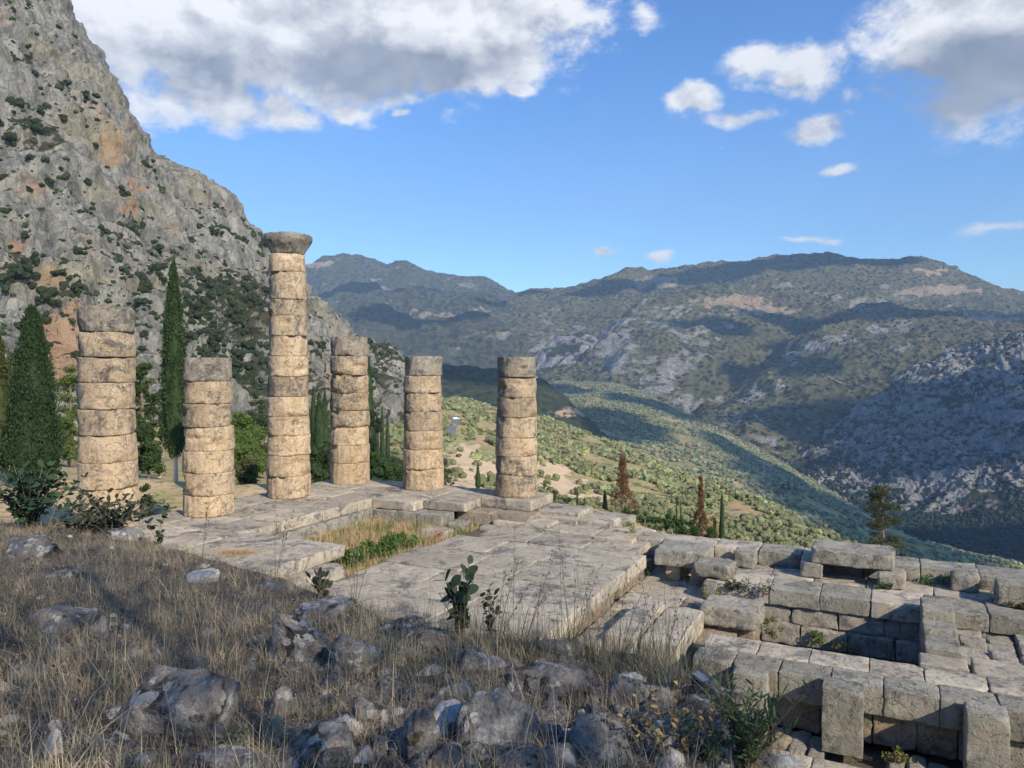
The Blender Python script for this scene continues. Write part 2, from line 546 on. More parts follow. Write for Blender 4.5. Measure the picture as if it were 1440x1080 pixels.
def mountain_mat(name, rock1, rock2, veg1, veg2, veg_amt, scale, orange=0.0, streak=(1, 1, 1), bush=0.08, bumpd=4.0, straw=0.0):
    def f(t):
        p = wpos(t)
        a = t.n('ShaderNodeSeparateColor', {'Color': t.n('ShaderNodeAttribute', attribute_name='tint').outputs['Color']})
        ps = t.scalev(p, *streak)
        n0 = t.noise(ps, 1.0 * scale, 8, 0.62, 0.5)
        n1 = t.noise(ps, 4.0 * scale, 8, 0.7, 0.4)
        n2 = t.noise(p, 0.35 * scale, 4, 0.55)
        n3 = t.noise(ps, 16 * scale, 5, 0.7)
        rk = t.mix(t.step(n1, 0.33, 0.67), rock1, rock2)
        crack = t.step(t.m('ABSOLUTE', t.m('SUBTRACT', t.noise(ps, 2.6 * scale, 6, 0.65, 0.8), 0.5)), 0.0, 0.035)
        rk = t.mix(t.m('MULTIPLY', t.m('SUBTRACT', 1.0, crack), 0.6), rk, (0.10, 0.10, 0.095))
        if orange:
            om = t.m('ADD', t.m('MULTIPLY', a.outputs[2], 0.30), t.noise(t.scalev(p, 1, 1, 0.5), 0.9 * scale, 5, 0.6, 0.5))
            rk = t.mix(t.m('MULTIPLY', t.step(t.m('ADD', om, t.m('MULTIPLY', t.m('SUBTRACT', n1, .5), .3)), 0.60, 0.74), orange), rk, (0.46, 0.27, 0.15))
        if straw:
            rk = t.mix(t.m('MULTIPLY', t.step(t.noise(p, 0.8 * scale, 5, 0.6, 0.4), 0.5, 0.62), straw), rk, (0.36, 0.31, 0.17))
        up = t.n('ShaderNodeSeparateXYZ', {'Vector': t.n('ShaderNodeNewGeometry').outputs['Normal']}).outputs[2]
        vm = t.m('ADD', t.m('ADD', t.m('MULTIPLY', n0, 1.0), t.m('MULTIPLY', n1, 0.35)), t.m('MULTIPLY', t.m('SUBTRACT', up, 0.55), 0.35))
        vm = t.m('ADD', vm, t.m('MULTIPLY', t.m('SUBTRACT', a.outputs[0], 0.5), 0.9))
        vm = t.step(vm, 0.80 - 0.3 * veg_amt, 0.88 - 0.3 * veg_amt)
        vd = t.voro(t.v('ADD', p, t.v('SCALE', t.noise(p, bush * 1.5, 3, out='Color'), 0.6 / bush * 0.3)), bush)
        vc = t.mix(t.step(vd, 0.25, 0.65), veg1, veg2)
        vc = t.mix(t.m('MULTIPLY', t.step(t.noise(ps, 0.7 * scale, 6, 0.65, 0.6), 0.47, 0.58), 0.65), vc, t.mix(0.75, veg1, veg2))
        c = t.mix(vm, rk, vc)
        c = t.mix(t.m('MULTIPLY', t.step(t.m('ADD', a.outputs[1], t.m('MULTIPLY', t.m('SUBTRACT', n1, 0.5), 0.9)), 0.32, 0.6), 0.9), c, (0.62, 0.46, 0.30))
        h = t.m('ADD', t.m('MULTIPLY', n1, 2.0), t.m('MULTIPLY', n3, 0.7))
        h2 = t.m('ADD', h, t.m('MULTIPLY', t.m('MULTIPLY', t.m('SUBTRACT', 0.6, vd), vm), 1.2))
        return c, t.bump(h2, bumpd, 1.0)
    return material(name, f)


M['cliff'] = mountain_mat('grey_limestone_cliff', (0.15, 0.147, 0.135), (0.43, 0.41, 0.355), (0.035, 0.045, 0.022), (0.085, 0.08, 0.045), -0.05, 0.035,
                          orange=0.75, streak=(1, 1, 0.42), bush=0.16, bumpd=3.0, straw=0.35)
M['massif'] = mountain_mat('scrubby_limestone_massif', (0.34, 0.325, 0.29), (0.60, 0.58, 0.52), (0.045, 0.060, 0.034), (0.24, 0.225, 0.115), 0.80, 0.010,
                           streak=(1, 1, 2.0), bush=0.045, bumpd=14.0, straw=0.6)
M['rocky_massif'] = mountain_mat('bare_limestone_massif', (0.30, 0.295, 0.28), (0.62, 0.60, 0.56), (0.04, 0.052, 0.03), (0.08, 0.095, 0.045), 0.20, 0.012,
                                 orange=0.5, streak=(1, 1, 0.7), bush=0.05, bumpd=14.0)
M['far'] = mountain_mat('far_mountain', (0.34, 0.32, 0.29), (0.52, 0.50, 0.45), (0.045, 0.06, 0.035), (0.15, 0.155, 0.085), 0.92, 0.007,
                        streak=(1, 1, 1.6), bush=0.03, bumpd=20.0, straw=0.5)
M['forest'] = mountain_mat('dark_pine_slope', (0.2, 0.17, 0.13), (0.3, 0.26, 0.2), (0.028, 0.042, 0.022), (0.075, 0.09, 0.042), 1.5, 0.012, bush=0.07, bumpd=8.0)
M['asphalt'] = material('asphalt', lambda t: (t.mix(t.noise(wpos(t), 3, 4), (0.16, 0.16, 0.17), (0.22, 0.22, 0.23)), None))
M['dirt'] = material('pale_dirt_track', lambda t: (t.mix(t.noise(wpos(t), 0.4, 4), (0.42, 0.35, 0.25), (0.55, 0.47, 0.36)), None))
# ------------------------------------------------------------------ terrain
GROUNDS = []          # (verts, faces) of everything a plant or stone may stand on


def curve(pts, xs):
    """smooth interpolation of control points (px, py, depth)"""
    pts = np.array(sorted(pts), float)
    out = []
    for k in (1, 2):
        y = np.interp(xs, pts[:, 0], pts[:, k])
        n = max(3, int(18 / (xs[1] - xs[0])) | 1)
        ker = np.hanning(n + 2)[1:-1]; ker /= ker.sum()
        yp = np.pad(y, n // 2, mode='edge')
        out.append(np.convolve(yp, ker, 'valid'))
    return out


def patch(name, rows, px0, px1, dpx, cells, disp, mat, tint=None, ground=False, below=0.0):
    """a land surface spanned between measured contour lines, given real depth and then folded by 3-D noise"""
    xs = np.arange(px0, px1 + dpx, dpx)
    L = []
    for r in rows:
        py, d = curve(r, xs)
        L.append(at(xs, py, d).T)
    seg = []
    for i in range(len(L) - 1):
        p0, p1, p2, p3 = L[max(i - 1, 0)], L[i], L[i + 1], L[min(i + 2, len(L) - 1)]
        for j in range(cells[i]):
            t = j / cells[i]
            cr = 0.5 * (2 * p1 + (p2 - p0) * t + (2 * p0 - 5 * p1 + 4 * p2 - p3) * t * t + (3 * p1 - p0 - 3 * p2 + p3) * t ** 3)
            seg.append(0.5 * cr + 0.5 * ((1 - t) * p1 + t * p2))
    seg.append(L[-1])
    G = np.stack(seg)                                   # rows, cols, 3
    nr, nc = G.shape[:2]
    du = np.gradient(G, axis=1); dv = np.gradient(G, axis=0)
    N = np.cross(du, dv); N /= np.linalg.norm(N, axis=2)[..., None] + 1e-9
    N[N[..., 2] < 0] *= -1
    V = G.reshape(-1, 3); Nf = N.reshape(-1, 3)
    V = V + disp(V, Nf)
    if below:
        V[:, 2] -= below
    col = np.zeros((len(V), 3)); col[:, 0] = 0.5
    pxg = np.tile(xs, nr)
    pyg = 512 + (EYE - V[:, 2]) / np.maximum(V[:, 1], 1) * FPX
    if tint is not None:
        tint(col, pxg, pyg, V)
    F = grid_faces(nc, nr)
    o = obj(name, mesh(name, V, F, True, [mat], col=col))
    tag(o, kind='structure')
    if ground:
        GROUNDS.append((V, F))
    return o, V.reshape(nr, nc, 3)


def blobs(px, py, lst):
    r = np.zeros(len(px))
    q = np.stack([px, py * 1.6, 0 * px], 1)
    px = px + fbm(q / 22, 3) * 14
    py = py + fbm(q / 16 + 50, 3) * 6
    for (x, y, rx, ry, k) in lst:
        r = np.maximum(r, k * np.clip(1.5 - np.hypot((px - x) / rx, (py - y) / ry), 0, 1))
    return r * (0.75 + 0.6 * np.clip(fbm(q / 9 + 7, 3), -.8, .8))


# ---- A: the limestone cliff on the left
def dispA(V, N):
    q = V * np.array([1, 1, 0.55])
    r = ridged(q / 85, 3, 0.5) * 6.5 + ridged(q / 24 + 40, 4, 0.62) * 3.4 + fbm(q / 7, 3, .6) * 1.1 - 6
    flu = ridged(V * np.array([1, 1, 0.22]) / 26 + 70, 4, 0.6) * 4.0 * np.clip(0.6 + fbm(V / 90 + 31, 2) * 1.3, 0, 1.4)
    led = ridged(V * np.array([.6, .6, 2.0]) / 42 + 9, 4, 0.55) * 2.8 + flu - 2
    out = N * (r + led)[:, None]
    out[:, 0] += fbm(V / 14 + 90, 3) * 1.2
    return out


def tintA(c, px, py, V):
    c[:, 0] = 0.5 + 0.55 * blobs(px, py, [(330, 430, 60, 50, 1), (90, 405, 30, 14, .9), (300, 330, 30, 14, .4), (520, 520, 40, 35, .5), (20, 390, 15, 20, .8), (430, 600, 200, 26, .8),
                                         (20, 90, 20, 8, .6), (30, 190, 40, 30, .5), (345, 530, 60, 40, .6)]) - 0.12 * blobs(px, py, [(200, 200, 60, 90, 1), (460, 440, 60, 40, 1), (300, 290, 70, 40, 1)])
    c[:, 2] = blobs(px, py, [(85, 490, 42, 60, 1.2), (65, 390, 20, 16, 1.1), (150, 195, 8, 25, 1.3), (140, 210, 14, 30, .8), (165, 280, 14, 26, .9), (450, 545, 20, 24, 1.1), (320, 430, 12, 20, .6), (120, 330, 20, 30, .6), (25, 350, 14, 14, .7)])


crestA = [(-620, -900, 500), (-300, -420, 480), (0, -120, 470), (60, -30, 470), (95, 8, 470), (140, 62, 474), (185, 118, 480), (222, 196, 486), (255, 232, 495), (290, 262, 500), (345, 296, 510), (368, 330, 520),
          (400, 372, 530), (428, 396, 540), (445, 424, 550), (478, 458, 556), (505, 478, 560), (530, 492, 575), (552, 502, 585), (566, 524, 592), (582, 560, 600), (640, 610, 620)]
crestA = [(x - float(np.interp(y, [-100, 300, 430, 500], [34, 30, 24, 8])), y, d) for x, y, d in crestA]
landA, gA = patch('rocky_cliff', [
    [(-620, 720, 190), (0, 700, 215), (200, 700, 240), (350, 700, 265), (450, 690, 300), (540, 680, 340), (580, 670, 380), (640, 665, 420)],
    [(-620, 585, 215), (0, 575, 235), (200, 575, 260), (350, 580, 290), (450, 590, 330), (540, 590, 400), (580, 600, 440), (640, 620, 480)],
    [(-620, 100, 300), (0, 330, 290), (60, 345, 295), (140, 370, 305), (200, 390, 320), (300, 430, 350), (360, 450, 380), (430, 500, 430), (480, 530, 470), (530, 545, 500), (580, 580, 520), (640, 612, 560)],
    crestA,
    [(x, y + 60, d + 120) for x, y, d in crestA]], -620, 640, 1.7, (24, 200, 250, 20), dispA, M['cliff'], tintA)

# ---- B: the near slope that falls from the temple terrace, with its lit olive groves
def dispB(V, N):
    k = np.clip(V[:, 1] / 300, 0.05, 1)
    out = np.zeros_like(V)
    out[:, 2] = (fbm(V * np.array([1, 1, 0]) / 70, 4) * 4 + fbm(V * np.array([1, 1, 0]) / 16 + 5, 3) * 0.8) * k
    return out


def tintB(c, px, py, V):
    c[:] = 0
    c[:, 0] = blobs(px, py, [(665, 668, 46, 26, 1.3), (650, 640, 28, 16, 1.0), (790, 690, 50, 16, 1.3), (835, 706, 36, 14, 1.1), (775, 662, 26, 12, 1.1), (700, 660, 26, 10, .7), (560, 600, 20, 8, .6), (630, 585, 12, 8, .6),
                             (900, 650, 40, 10, .45), (1000, 690, 20, 8, .4), (100, 610, 20, 24, .6), (200, 670, 60, 20, .45)])
    c[:, 1] = blobs(px, py, [(545, 655, 40, 20, .9), (470, 620, 60, 30, .8), (340, 600, 60, 20, .8), (1080, 740, 70, 14, .7), (860, 640, 60, 8, .4)])


rowsB = [
    [(-500, 690, 44), (0, 690, 44), (200, 692, 44), (400, 705, 44), (560, 735, 44), (700, 790, 42), (900, 850, 40), (1100, 880, 40), (1440, 900, 40), (1900, 930, 40)],
    [(-500, 640, 90), (0, 640, 90), (200, 648, 90), (350, 655, 90), (450, 668, 95), (560, 680, 100), (640, 690, 105), (700, 702, 110), (800, 727, 110), (900, 756, 110), (1000, 772, 120), (1140, 800, 120), (1300, 830, 120), (1440, 870, 120), (1900, 980, 120)],
    [(-500, 605, 160), (0, 605, 165), (200, 612, 180), (350, 620, 195), (450, 628, 225), (560, 640, 255), (640, 640, 275), (700, 655, 280), (800, 682, 280), (900, 708, 260), (1000, 735, 240), (1140, 775, 220), (1300, 825, 200), (1440, 865, 200), (1900, 980, 200)],
    [(-500, 590, 240), (0, 592, 240), (200, 592, 260), (350, 600, 290), (450, 603, 345), (560, 582, 520), (600, 568, 700), (640, 562, 880), (700, 574, 870), (770, 590, 810), (850, 621, 710), (930, 654, 580), (1000, 681, 480), (1060, 706, 420), (1140, 755, 320), (1200, 792, 280), (1300, 835, 240), (1440, 880, 240), (1900, 990, 240)],
    [(-500, 620, 400), (0, 620, 400), (450, 640, 480), (560, 640, 700), (640, 640, 1000), (700, 640, 1000), (770, 650, 960), (850, 680, 860), (930, 715, 740), (1000, 750, 640), (1060, 785, 560), (1140, 830, 460), (1300, 900, 360), (1900, 1100, 360)]]
landB, gB = patch('hillside', rowsB, -500, 1900, 5, (30, 60, 110, 30), dispB, M['cover'], tintB, ground=True)

# ---- C: the shaded groves beyond, down to the bed of the valley
def dispC(V, N):
    out = np.zeros_like(V)
    out[:, 2] = ridged(V * np.array([1, 1, 0]) / 330, 4) * 9 + fbm(V * np.array([1, 1, 0]) / 60 + 3, 3) * 3
    return out


def tintC(c, px, py, V):
    c[:] = 0
    c[:, 0] = blobs(px, py, [(1120, 735, 6, 18, .8), (1085, 745, 10, 5, .4), (960, 640, 10, 4, .4)])
    c[:, 1] = blobs(px, py, [(800, 570, 60, 22, .6), (1100, 740, 50, 12, .5), (860, 590, 60, 8, .4)])


landC, gC = patch('valley_slope', [
    [(500, 640, 1000), (700, 640, 1000), (800, 655, 950), (900, 700, 750), (1000, 740, 600), (1100, 775, 500), (1200, 815, 420), (1300, 850, 380), (1440, 890, 360), (1900, 1000, 360)],
    [(500, 590, 1500), (700, 590, 1500), (800, 597, 1400), (900, 630, 1200), (1000, 665, 1000), (1100, 712, 800), (1200, 765, 650), (1300, 806, 550), (1440, 858, 480), (1900, 980, 450)],
    [(500, 540, 2600), (700, 535, 2700), (760, 538, 2700), (800, 539, 2650), (880, 547, 2500), (930, 572, 2200), (1000, 603, 2000), (1060, 636, 1850), (1110, 664, 1700), (1180, 709, 1450), (1240, 742, 1250), (1300, 778, 1080), (1380, 800, 960), (1440, 810, 900), (1600, 860, 800), (1900, 940, 700)],
    [(500, 560, 3200), (760, 560, 3100), (880, 580, 2800), (1000, 640, 2300), (1110, 710, 2000), (1240, 800, 1500), (1440, 880, 1100), (1900, 1000, 900)]],
    500, 1900, 3.5, (40, 170, 12), dispC, M['cover'], tintC, ground=True)

# ---- F: dark wooded spur below the far valley
landF, gF = patch('wooded_spur', [
    [(480, 640, 1000), (600, 640, 1000), (700, 640, 1050), (800, 640, 1080), (860, 640, 1100)],
    [(480, 515, 1350), (560, 508, 1400), (640, 517, 1430), (700, 521, 1450), (760, 534, 1450), (800, 560, 1430), (828, 586, 1380), (860, 620, 1300)],
    [(480, 560, 1800), (640, 560, 1800), (760, 590, 1800), (860, 660, 1700)]],
    480, 860, 3, (90, 20), lambda V, N: N * (fbm(V / 120, 5, 0.55) * 12)[:, None], M['forest'],
    lambda c, px, py, V: c.__setitem__((slice(None), 1), blobs(px, py, [(800, 580, 30, 7, 1.0)])))


# ---- D: the massif across the valley, spur behind spur
def dispD(amp, sc, fine, seed):
    def f(V, N):
        q = V * np.array([1, 1, 0.5]) + seed
        r = ridged(q / sc, 6, 0.52) * amp + fbm(V / 45 + seed, 4, 0.6) * fine
        return N * r[:, None]
    return f


def no_tint(c, px, py, V):
    pass


crest1 = [(600, 470, 4800), (680, 450, 4800), (720, 432, 4800), (745, 419, 4800), (790, 412, 4800), (850, 397, 4800), (880, 392, 4700), (905, 396, 4700), (950, 388, 4700), (1000, 381, 4700), (1035, 378, 4700), (1060, 379, 4700), (1110, 374, 4650), (1160, 370, 4600),
          (1220, 373, 4600), (1260, 381, 4550), (1290, 380, 4500), (1315, 383, 4500), (1350, 394, 4450), (1410, 409, 4400), (1440, 413, 4400), (1600, 440, 4300), (1900, 470, 4200)]


def tintD1(c, px, py, V):
    c[:, 1] = blobs(px, py, [(925, 396, 26, 8, 1.1), (900, 400, 10, 8, .9), (1330, 408, 46, 7, 1.1), (1300, 383, 34, 4, 1.1), (1290, 412, 40, 6, .9), (790, 500, 40, 20, .5), (1100, 412, 30, 5, .5)])
    c[:, 0] = 0.5 + 0.25 * blobs(px, py, [(1150, 380, 120, 10, 1)]) - .2 * blobs(px, py, [(790, 480, 60, 30, 1)])


patch('mountain_ridge', [
    [(600, 560, 3000), (1900, 560, 3000)],
    [(600, 500, 3700), (700, 480, 3800), (900, 450, 3900), (1200, 420, 4000), (1440, 440, 4000), (1900, 480, 3900)], crest1,
    [(x, y + 40, d + 500) for x, y, d in crest1]], 600, 1900, 3.5, (70, 80, 10), dispD(48, 620, 7, 3), M['massif'], tintD1)

crest2 = [(770, 560, 2900), (800, 538, 3000), (820, 528, 3150), (835, 515, 3200), (850, 498, 3300), (880, 469, 3400), (910, 440, 3500), (935, 430, 3600), (960, 426, 3700), (1050, 412, 3850), (1110, 408, 3900), (1180, 420, 3850), (1300, 440, 3800), (1440, 458, 3700), (1900, 480, 3600)]


def tintD2(c, px, py, V):
    c[:, 0] = 0.5 - 0.34 * blobs(px, py, [(880, 490, 26, 40, 1), (930, 450, 30, 16, .7), (1000, 450, 60, 20, .5), (960, 480, 40, 40, .5), (925, 535, 30, 30, .8), (965, 575, 40, 18, 1)]) + .2 * blobs(px, py, [(1100, 480, 70, 30, 1)])
    c[:, 1] = blobs(px, py, [(1030, 424, 60, 8, 1.1), (1075, 437, 50, 6, 1.0), (1370, 452, 60, 7, 1.1), (1410, 468, 60, 8, 1.2), (1000, 430, 26, 6, .5)])


patch('mountain_shoulder', [
    [(770, 600, 2500), (900, 620, 2300), (1000, 640, 2150), (1100, 680, 2000), (1900, 680, 2000)],
    [(770, 565, 2700), (880, 553, 2600), (930, 575, 2400), (1000, 600, 2350), (1100, 600, 2600), (1200, 560, 2900), (1900, 560, 2900)], crest2,
    [(x, y + 40, d + 500) for x, y, d in crest2]], 770, 1900, 2.6, (20, 180, 12), dispD(46, 420, 8, 31), M['massif'], tintD2)

crest3 = [(940, 640, 2300), (965, 618, 2350), (990, 599, 2400), (1040, 560, 2600), (1090, 512, 2800), (1120, 486, 2900), (1150, 467, 3000), (1200, 446, 3100), (1250, 444, 3080), (1300, 453, 3000), (1380, 464, 2900), (1440, 476, 2850), (1600, 500, 2800), (1900, 520, 2700)]


def tintD3(c, px, py, V):
    c[:, 0] = 0.5 - 0.75 * (blobs(px, py, [(1120, 505, 9, 9, 1), (1148, 488, 14, 7, 1), (1180, 478, 14, 6, .8), (1265, 460, 10, 6, 1), (1225, 462, 14, 7, .9), (1100, 540, 9, 12, .9), (1060, 560, 10, 10, .9), (1030, 590, 14, 8, .8)])) \
        + 0.22 * blobs(px, py, [(1200, 540, 90, 40, 1)])
    c[:, 1] = blobs(px, py, [(1430, 480, 40, 6, .7)])


landD3, gD3 = patch('mountain_spur', [
    [(940, 660, 2100), (1000, 660, 2050), (1100, 700, 1900), (1200, 760, 1700), (1900, 800, 1500)],
    [(940, 645, 2200), (1000, 606, 2150), (1060, 642, 1900), (1110, 668, 1850), (1200, 650, 1900), (1300, 600, 2000), (1900, 600, 2000)], crest3,
    [(x, y + 40, d + 400) for x, y, d in crest3]], 940, 1900, 2.4, (12, 200, 12), dispD(34, 330, 7, 57), M['massif'], tintD3, ground=True)

crest4 = [(1060, 655, 1900), (1100, 662, 1880), (1150, 636, 1960), (1200, 601, 2040), (1250, 563, 2120), (1285, 532, 2200), (1340, 512, 2250), (1400, 492, 2250), (1440, 481, 2250), (1600, 430, 2200), (1900, 360, 2150)]


def tintD4(c, px, py, V):
    foot = np.interp(px, [1060, 1100, 1150, 1200, 1240, 1320, 1380, 1440, 1900], [660, 676, 695, 716, 726, 732, 730, 722, 680])
    c[:, 0] = 0.5 + 1.1 * np.clip((py - foot) / 10, 0, 1) + 0.25 * blobs(px, py, [(1160, 650, 40, 12, 1)])
    c[:, 2] = blobs(px, py, [(1372, 716, 14, 9, 1.3), (1255, 632, 14, 8, .7), (1440, 650, 10, 10, .6)])
    c[:, 1] = blobs(px, py, [(1440, 722, 24, 3, .8), (1310, 540, 30, 12, .5), (1360, 510, 30, 12, .5)])


def dispD4(V, N):
    q = V * np.array([1, 1, 0.33])
    r = ridged(q / 105 + 77, 5, 0.6) * 17 + ridged(q / 28 + 7, 4, 0.6) * 8 + fbm(V / 10 + 5, 2) * 2.5
    py = 512 + (EYE - V[:, 2]) / V[:, 1] * FPX
    k = np.clip((735 - py) / 40, 0.25, 1)
    return N * (r * k)[:, None]


landD4, gD4 = patch('limestone_crag', [
    [(1060, 700, 1650), (1100, 730, 1550), (1180, 790, 1250), (1240, 830, 1050), (1300, 860, 950), (1440, 900, 850), (1900, 980, 700)],
    [(1060, 676, 1790), (1100, 676, 1790), (1150, 695, 1720), (1200, 716, 1660), (1240, 727, 1620), (1320, 733, 1560), (1380, 731, 1520), (1440, 722, 1500), (1900, 670, 1400)],
    [(1060, 664, 1850), (1100, 668, 1840), (1150, 668, 1830), (1200, 664, 1820), (1250, 650, 1820), (1300, 640, 1800), (1440, 600, 1750), (1900, 540, 1650)], crest4,
    [(x, y + 60, d + 400) for x, y, d in crest4]], 1060, 1900, 1.7, (40, 130, 130, 12), dispD4, M['rocky_massif'], tintD4, ground=True)

# ---- E: far mountains in the centre
E1 = [(340, 430, 6200), (400, 395, 6200), (430, 379, 6200), (455, 371, 6200), (480, 366, 6200), (505, 367, 6200), (530, 376, 6200), (548, 380, 6200), (565, 375, 6200), (600, 388, 6200), (650, 396, 6200), (670, 396, 6200), (700, 408, 6200), (745, 420, 6200), (800, 440, 6200), (900, 470, 6200)]
patch('far_mountain', [[(340, 520, 5400), (900, 520, 5400)], E1, [(x, y + 50, d + 600) for x, y, d in E1]], 340, 900, 2.6, (80, 8), dispD(40, 600, 8, 5), M['far'],
      lambda c, px, py, V: c.__setitem__((slice(None), 1), blobs(px, py, [(445, 373, 22, 6, 1.2), (470, 366, 10, 3, .8), (565, 376, 8, 3, .8), (715, 428, 10, 3, 1), (662, 396, 10, 3, .6)])))
E2 = [(340, 470, 4900), (420, 430, 4900), (450, 416, 4900), (490, 412, 4900), (520, 408, 4900), (545, 422, 4850), (590, 414, 4900), (640, 418, 4900), (680, 428, 4800), (720, 446, 4700), (750, 462, 4500), (790, 492, 4300), (830, 510, 4200), (880, 540, 4100)]
patch('far_foothill', [[(340, 560, 3600), (880, 580, 3600)], E2, [(x, y + 50, d + 500) for x, y, d in E2]], 340, 880, 2.6, (90, 8), dispD(52, 420, 7, 15), M['far'],
      lambda c, px, py, V: (c.__setitem__((slice(None), 1), blobs(px, py, [(600, 442, 50, 5, .75), (670, 436, 20, 6, .7), (640, 460, 50, 6, .5), (740, 470, 30, 8, .5)]))))
E3 = [(340, 500, 4000), (430, 470, 4000), (480, 452, 4000), (540, 444, 4000), (580, 455, 3950), (620, 462, 3900), (660, 452, 3900), (700, 462, 3850), (740, 480, 3800), (780, 500, 3700), (830, 528, 3500), (880, 560, 3400)]
patch('far_spur', [[(340, 590, 2700), (880, 600, 2700)], E3, [(x, y + 50, d + 400) for x, y, d in E3]], 340, 880, 2.6, (90, 8), dispD(48, 330, 7, 25), M['far'],
      lambda c, px, py, V: (c.__setitem__((slice(None), 1), blobs(px, py, [(680, 470, 40, 6, .5), (760, 510, 40, 8, .6), (700, 500, 30, 6, .4)]))))
E4 = [(730, 540, 3200), (750, 512, 3200), (775, 486, 3250), (800, 473, 3280), (815, 469, 3280), (835, 484, 3250), (850, 500, 3200), (870, 522, 3100), (895, 550, 3000)]
patch('rocky_knoll', [[(730, 570, 2800), (895, 570, 2800)], E4, [(x, y + 50, d + 300) for x, y, d in E4]], 730, 895, 1.8, (60, 8), dispD(16, 130, 5, 45), M['rocky_massif'])

# ---- the sheet under everything, out to the horizon
V0 = np.array([[-25000, -25000, -470], [25000, -25000, -470], [25000, 25000, -470], [-25000, 25000, -470.0]])
tag(obj('ground', mesh('ground', V0, np.array([[0, 1, 2, 3]]), False, [M['forest']], col=np.full((4, 3), 0.3))), kind='structure')

# ---- terrace ground round the temple
def terraceZ(x, y):
    P = np.stack([x, y, 0 * x], 1)
    a = x * 0.898 - y * 0.44
    b = x * 0.44 + y * 0.898
    z = np.full(len(x), -2.9)
    z = np.where(a < -12, -1.7, z)
    k = np.clip((a + 14) / 5, 0, 1)
    z = -1.7 * (1 - k) - 3.1 * k
    out = np.clip((b - 29) / 14, 0, 1)
    z = z - out * np.interp(a, [-40, -20, -5, 10], [-0.6, 0.6, 2.5, 3.5])
    z = z + np.clip((-a - 24) / 10, 0, 2.2) * 0.55
    z += fbm(P / 4, 3) * 0.22
    return z


gx, gy = np.meshgrid(np.arange(-70, 50, 0.6), np.arange(9, 62, 0.6))
nr, nc = gx.shape
gz = terraceZ(gx.ravel(), gy.ravel())
a_ = gx.ravel() * 0.898 - gy.ravel() * 0.44
b_ = gx.ravel() * 0.44 + gy.ravel() * 0.898
VT = np.stack([gx.ravel(), gy.ravel(), gz], 1)
# the outer rim sinks under the hillside
rim = np.clip((VT[:, 1] - 42) / 6, 0, 1)
VT[:, 2] -= rim * 6
FT = grid_faces(nc, nr)
tag(obj('terrace_ground', mesh('terrace_ground', VT, FT, True, [M['ground']])), kind='structure')
GROUNDS.append((VT, FT))

# ---- the foreground bank the photographer stands on
_cx = np.array([-900, -300, 0, 150, 230, 330, 480, 560, 650, 800, 900, 970, 1030, 1090, 1150, 1440, 2400.])
_cd = np.array([15, 15, 15, 14.5, 12.5, 10.5, 8.2, 7.0, 6.2, 5.8, 5.5, 5.0, 4.5, 4.0, 3.6, 2.6, 1.6])
_cy = np.array([690, 722, 736, 745, 772, 798, 844, 878, 894, 916, 932, 962, 998, 1062, 1140, 1500, 2400.])


def bankZ(x, y):
    """height of the bank: a gentle fall to the crest line, then a steep drop"""
    x = np.asarray(x, float); y = np.asarray(y, float)
    yy = np.maximum(y, 0.35)
    px = 720 + FPX * np.clip(x / yy, -2.2, 2.2)
    dc = np.interp(px, _cx, _cd)
    zc = EYE - (np.interp(px, _cx, _cy) - 512) / FPX * dc
    t = np.clip(yy / dc, 0, 1)
    z0 = 3.72 - 0.05 * x.clip(-6, 4)
    z = z0 + (zc - z0) * t
    over = np.maximum(yy - dc, 0)
    z = z - over * 0.25 - np.minimum(over, 6) ** 1.0 * 0.75 * np.clip(over / 0.8, 0, 1)
    z = z + np.where(y < 0.35, (0.35 - y) * 0.22, 0)
    P = np.stack([x, y, 0 * x], 1)
    z = z + (fbm(P / 1.6, 4) * 0.06 + fbm(P / 0.35 + 8, 3) * 0.018) * np.clip(1.2 - over, 0.3, 1)
    return np.maximum(z, -3.4)


gx, gy = np.meshgrid(np.concatenate([np.arange(-60, -16, 0.8), np.arange(-16, 6, 0.07), np.arange(6, 40, 0.8)]),
                     np.concatenate([np.arange(-50, 2, 1.0), np.arange(2, 9, 0.055), np.arange(9, 24, 0.11)]))
nr, nc = gx.shape
VB = np.stack([gx.ravel(), gy.ravel(), bankZ(gx.ravel(), gy.ravel())], 1)
FB = grid_faces(nc, nr)
# keep only what stands above the terrace
keep = (VB[FB][:, :, 2].max(1) > -3.2)
FB = FB[keep]
tag(obj('grassy_bank', mesh('grassy_bank', VB, FB, True, [M['soil']])), kind='structure')

_gv, _gf = join([(V, F) for V, F in GROUNDS])
BV = BVHTree.FromPolygons(_gv.tolist(), _gf.tolist())


def ground_z(x, y):
    h = BV.ray_cast(Vector((x, y, 900)), Vector((0, 0, -1)))
    return h[0].z if h[0] is not None else -3.0


def sight(px, py):
    """first ground point on the line of sight of a pixel"""
    d = Vector(pix_dir(px, py)).normalized()
    h = BV.ray_cast(Vector((0, 0, EYE)), d)
    return h[0]
# ------------------------------------------------------------------ the temple, laid out on its own axes
AX = np.array([0.898, -0.44]); BX = np.array([0.44, 0.898])
RZ = math.atan2(AX[1], AX[0])


def T(a, b, z=0.0):
    return (a * AX[0] + b * BX[0], a * AX[1] + b * BX[1], z)


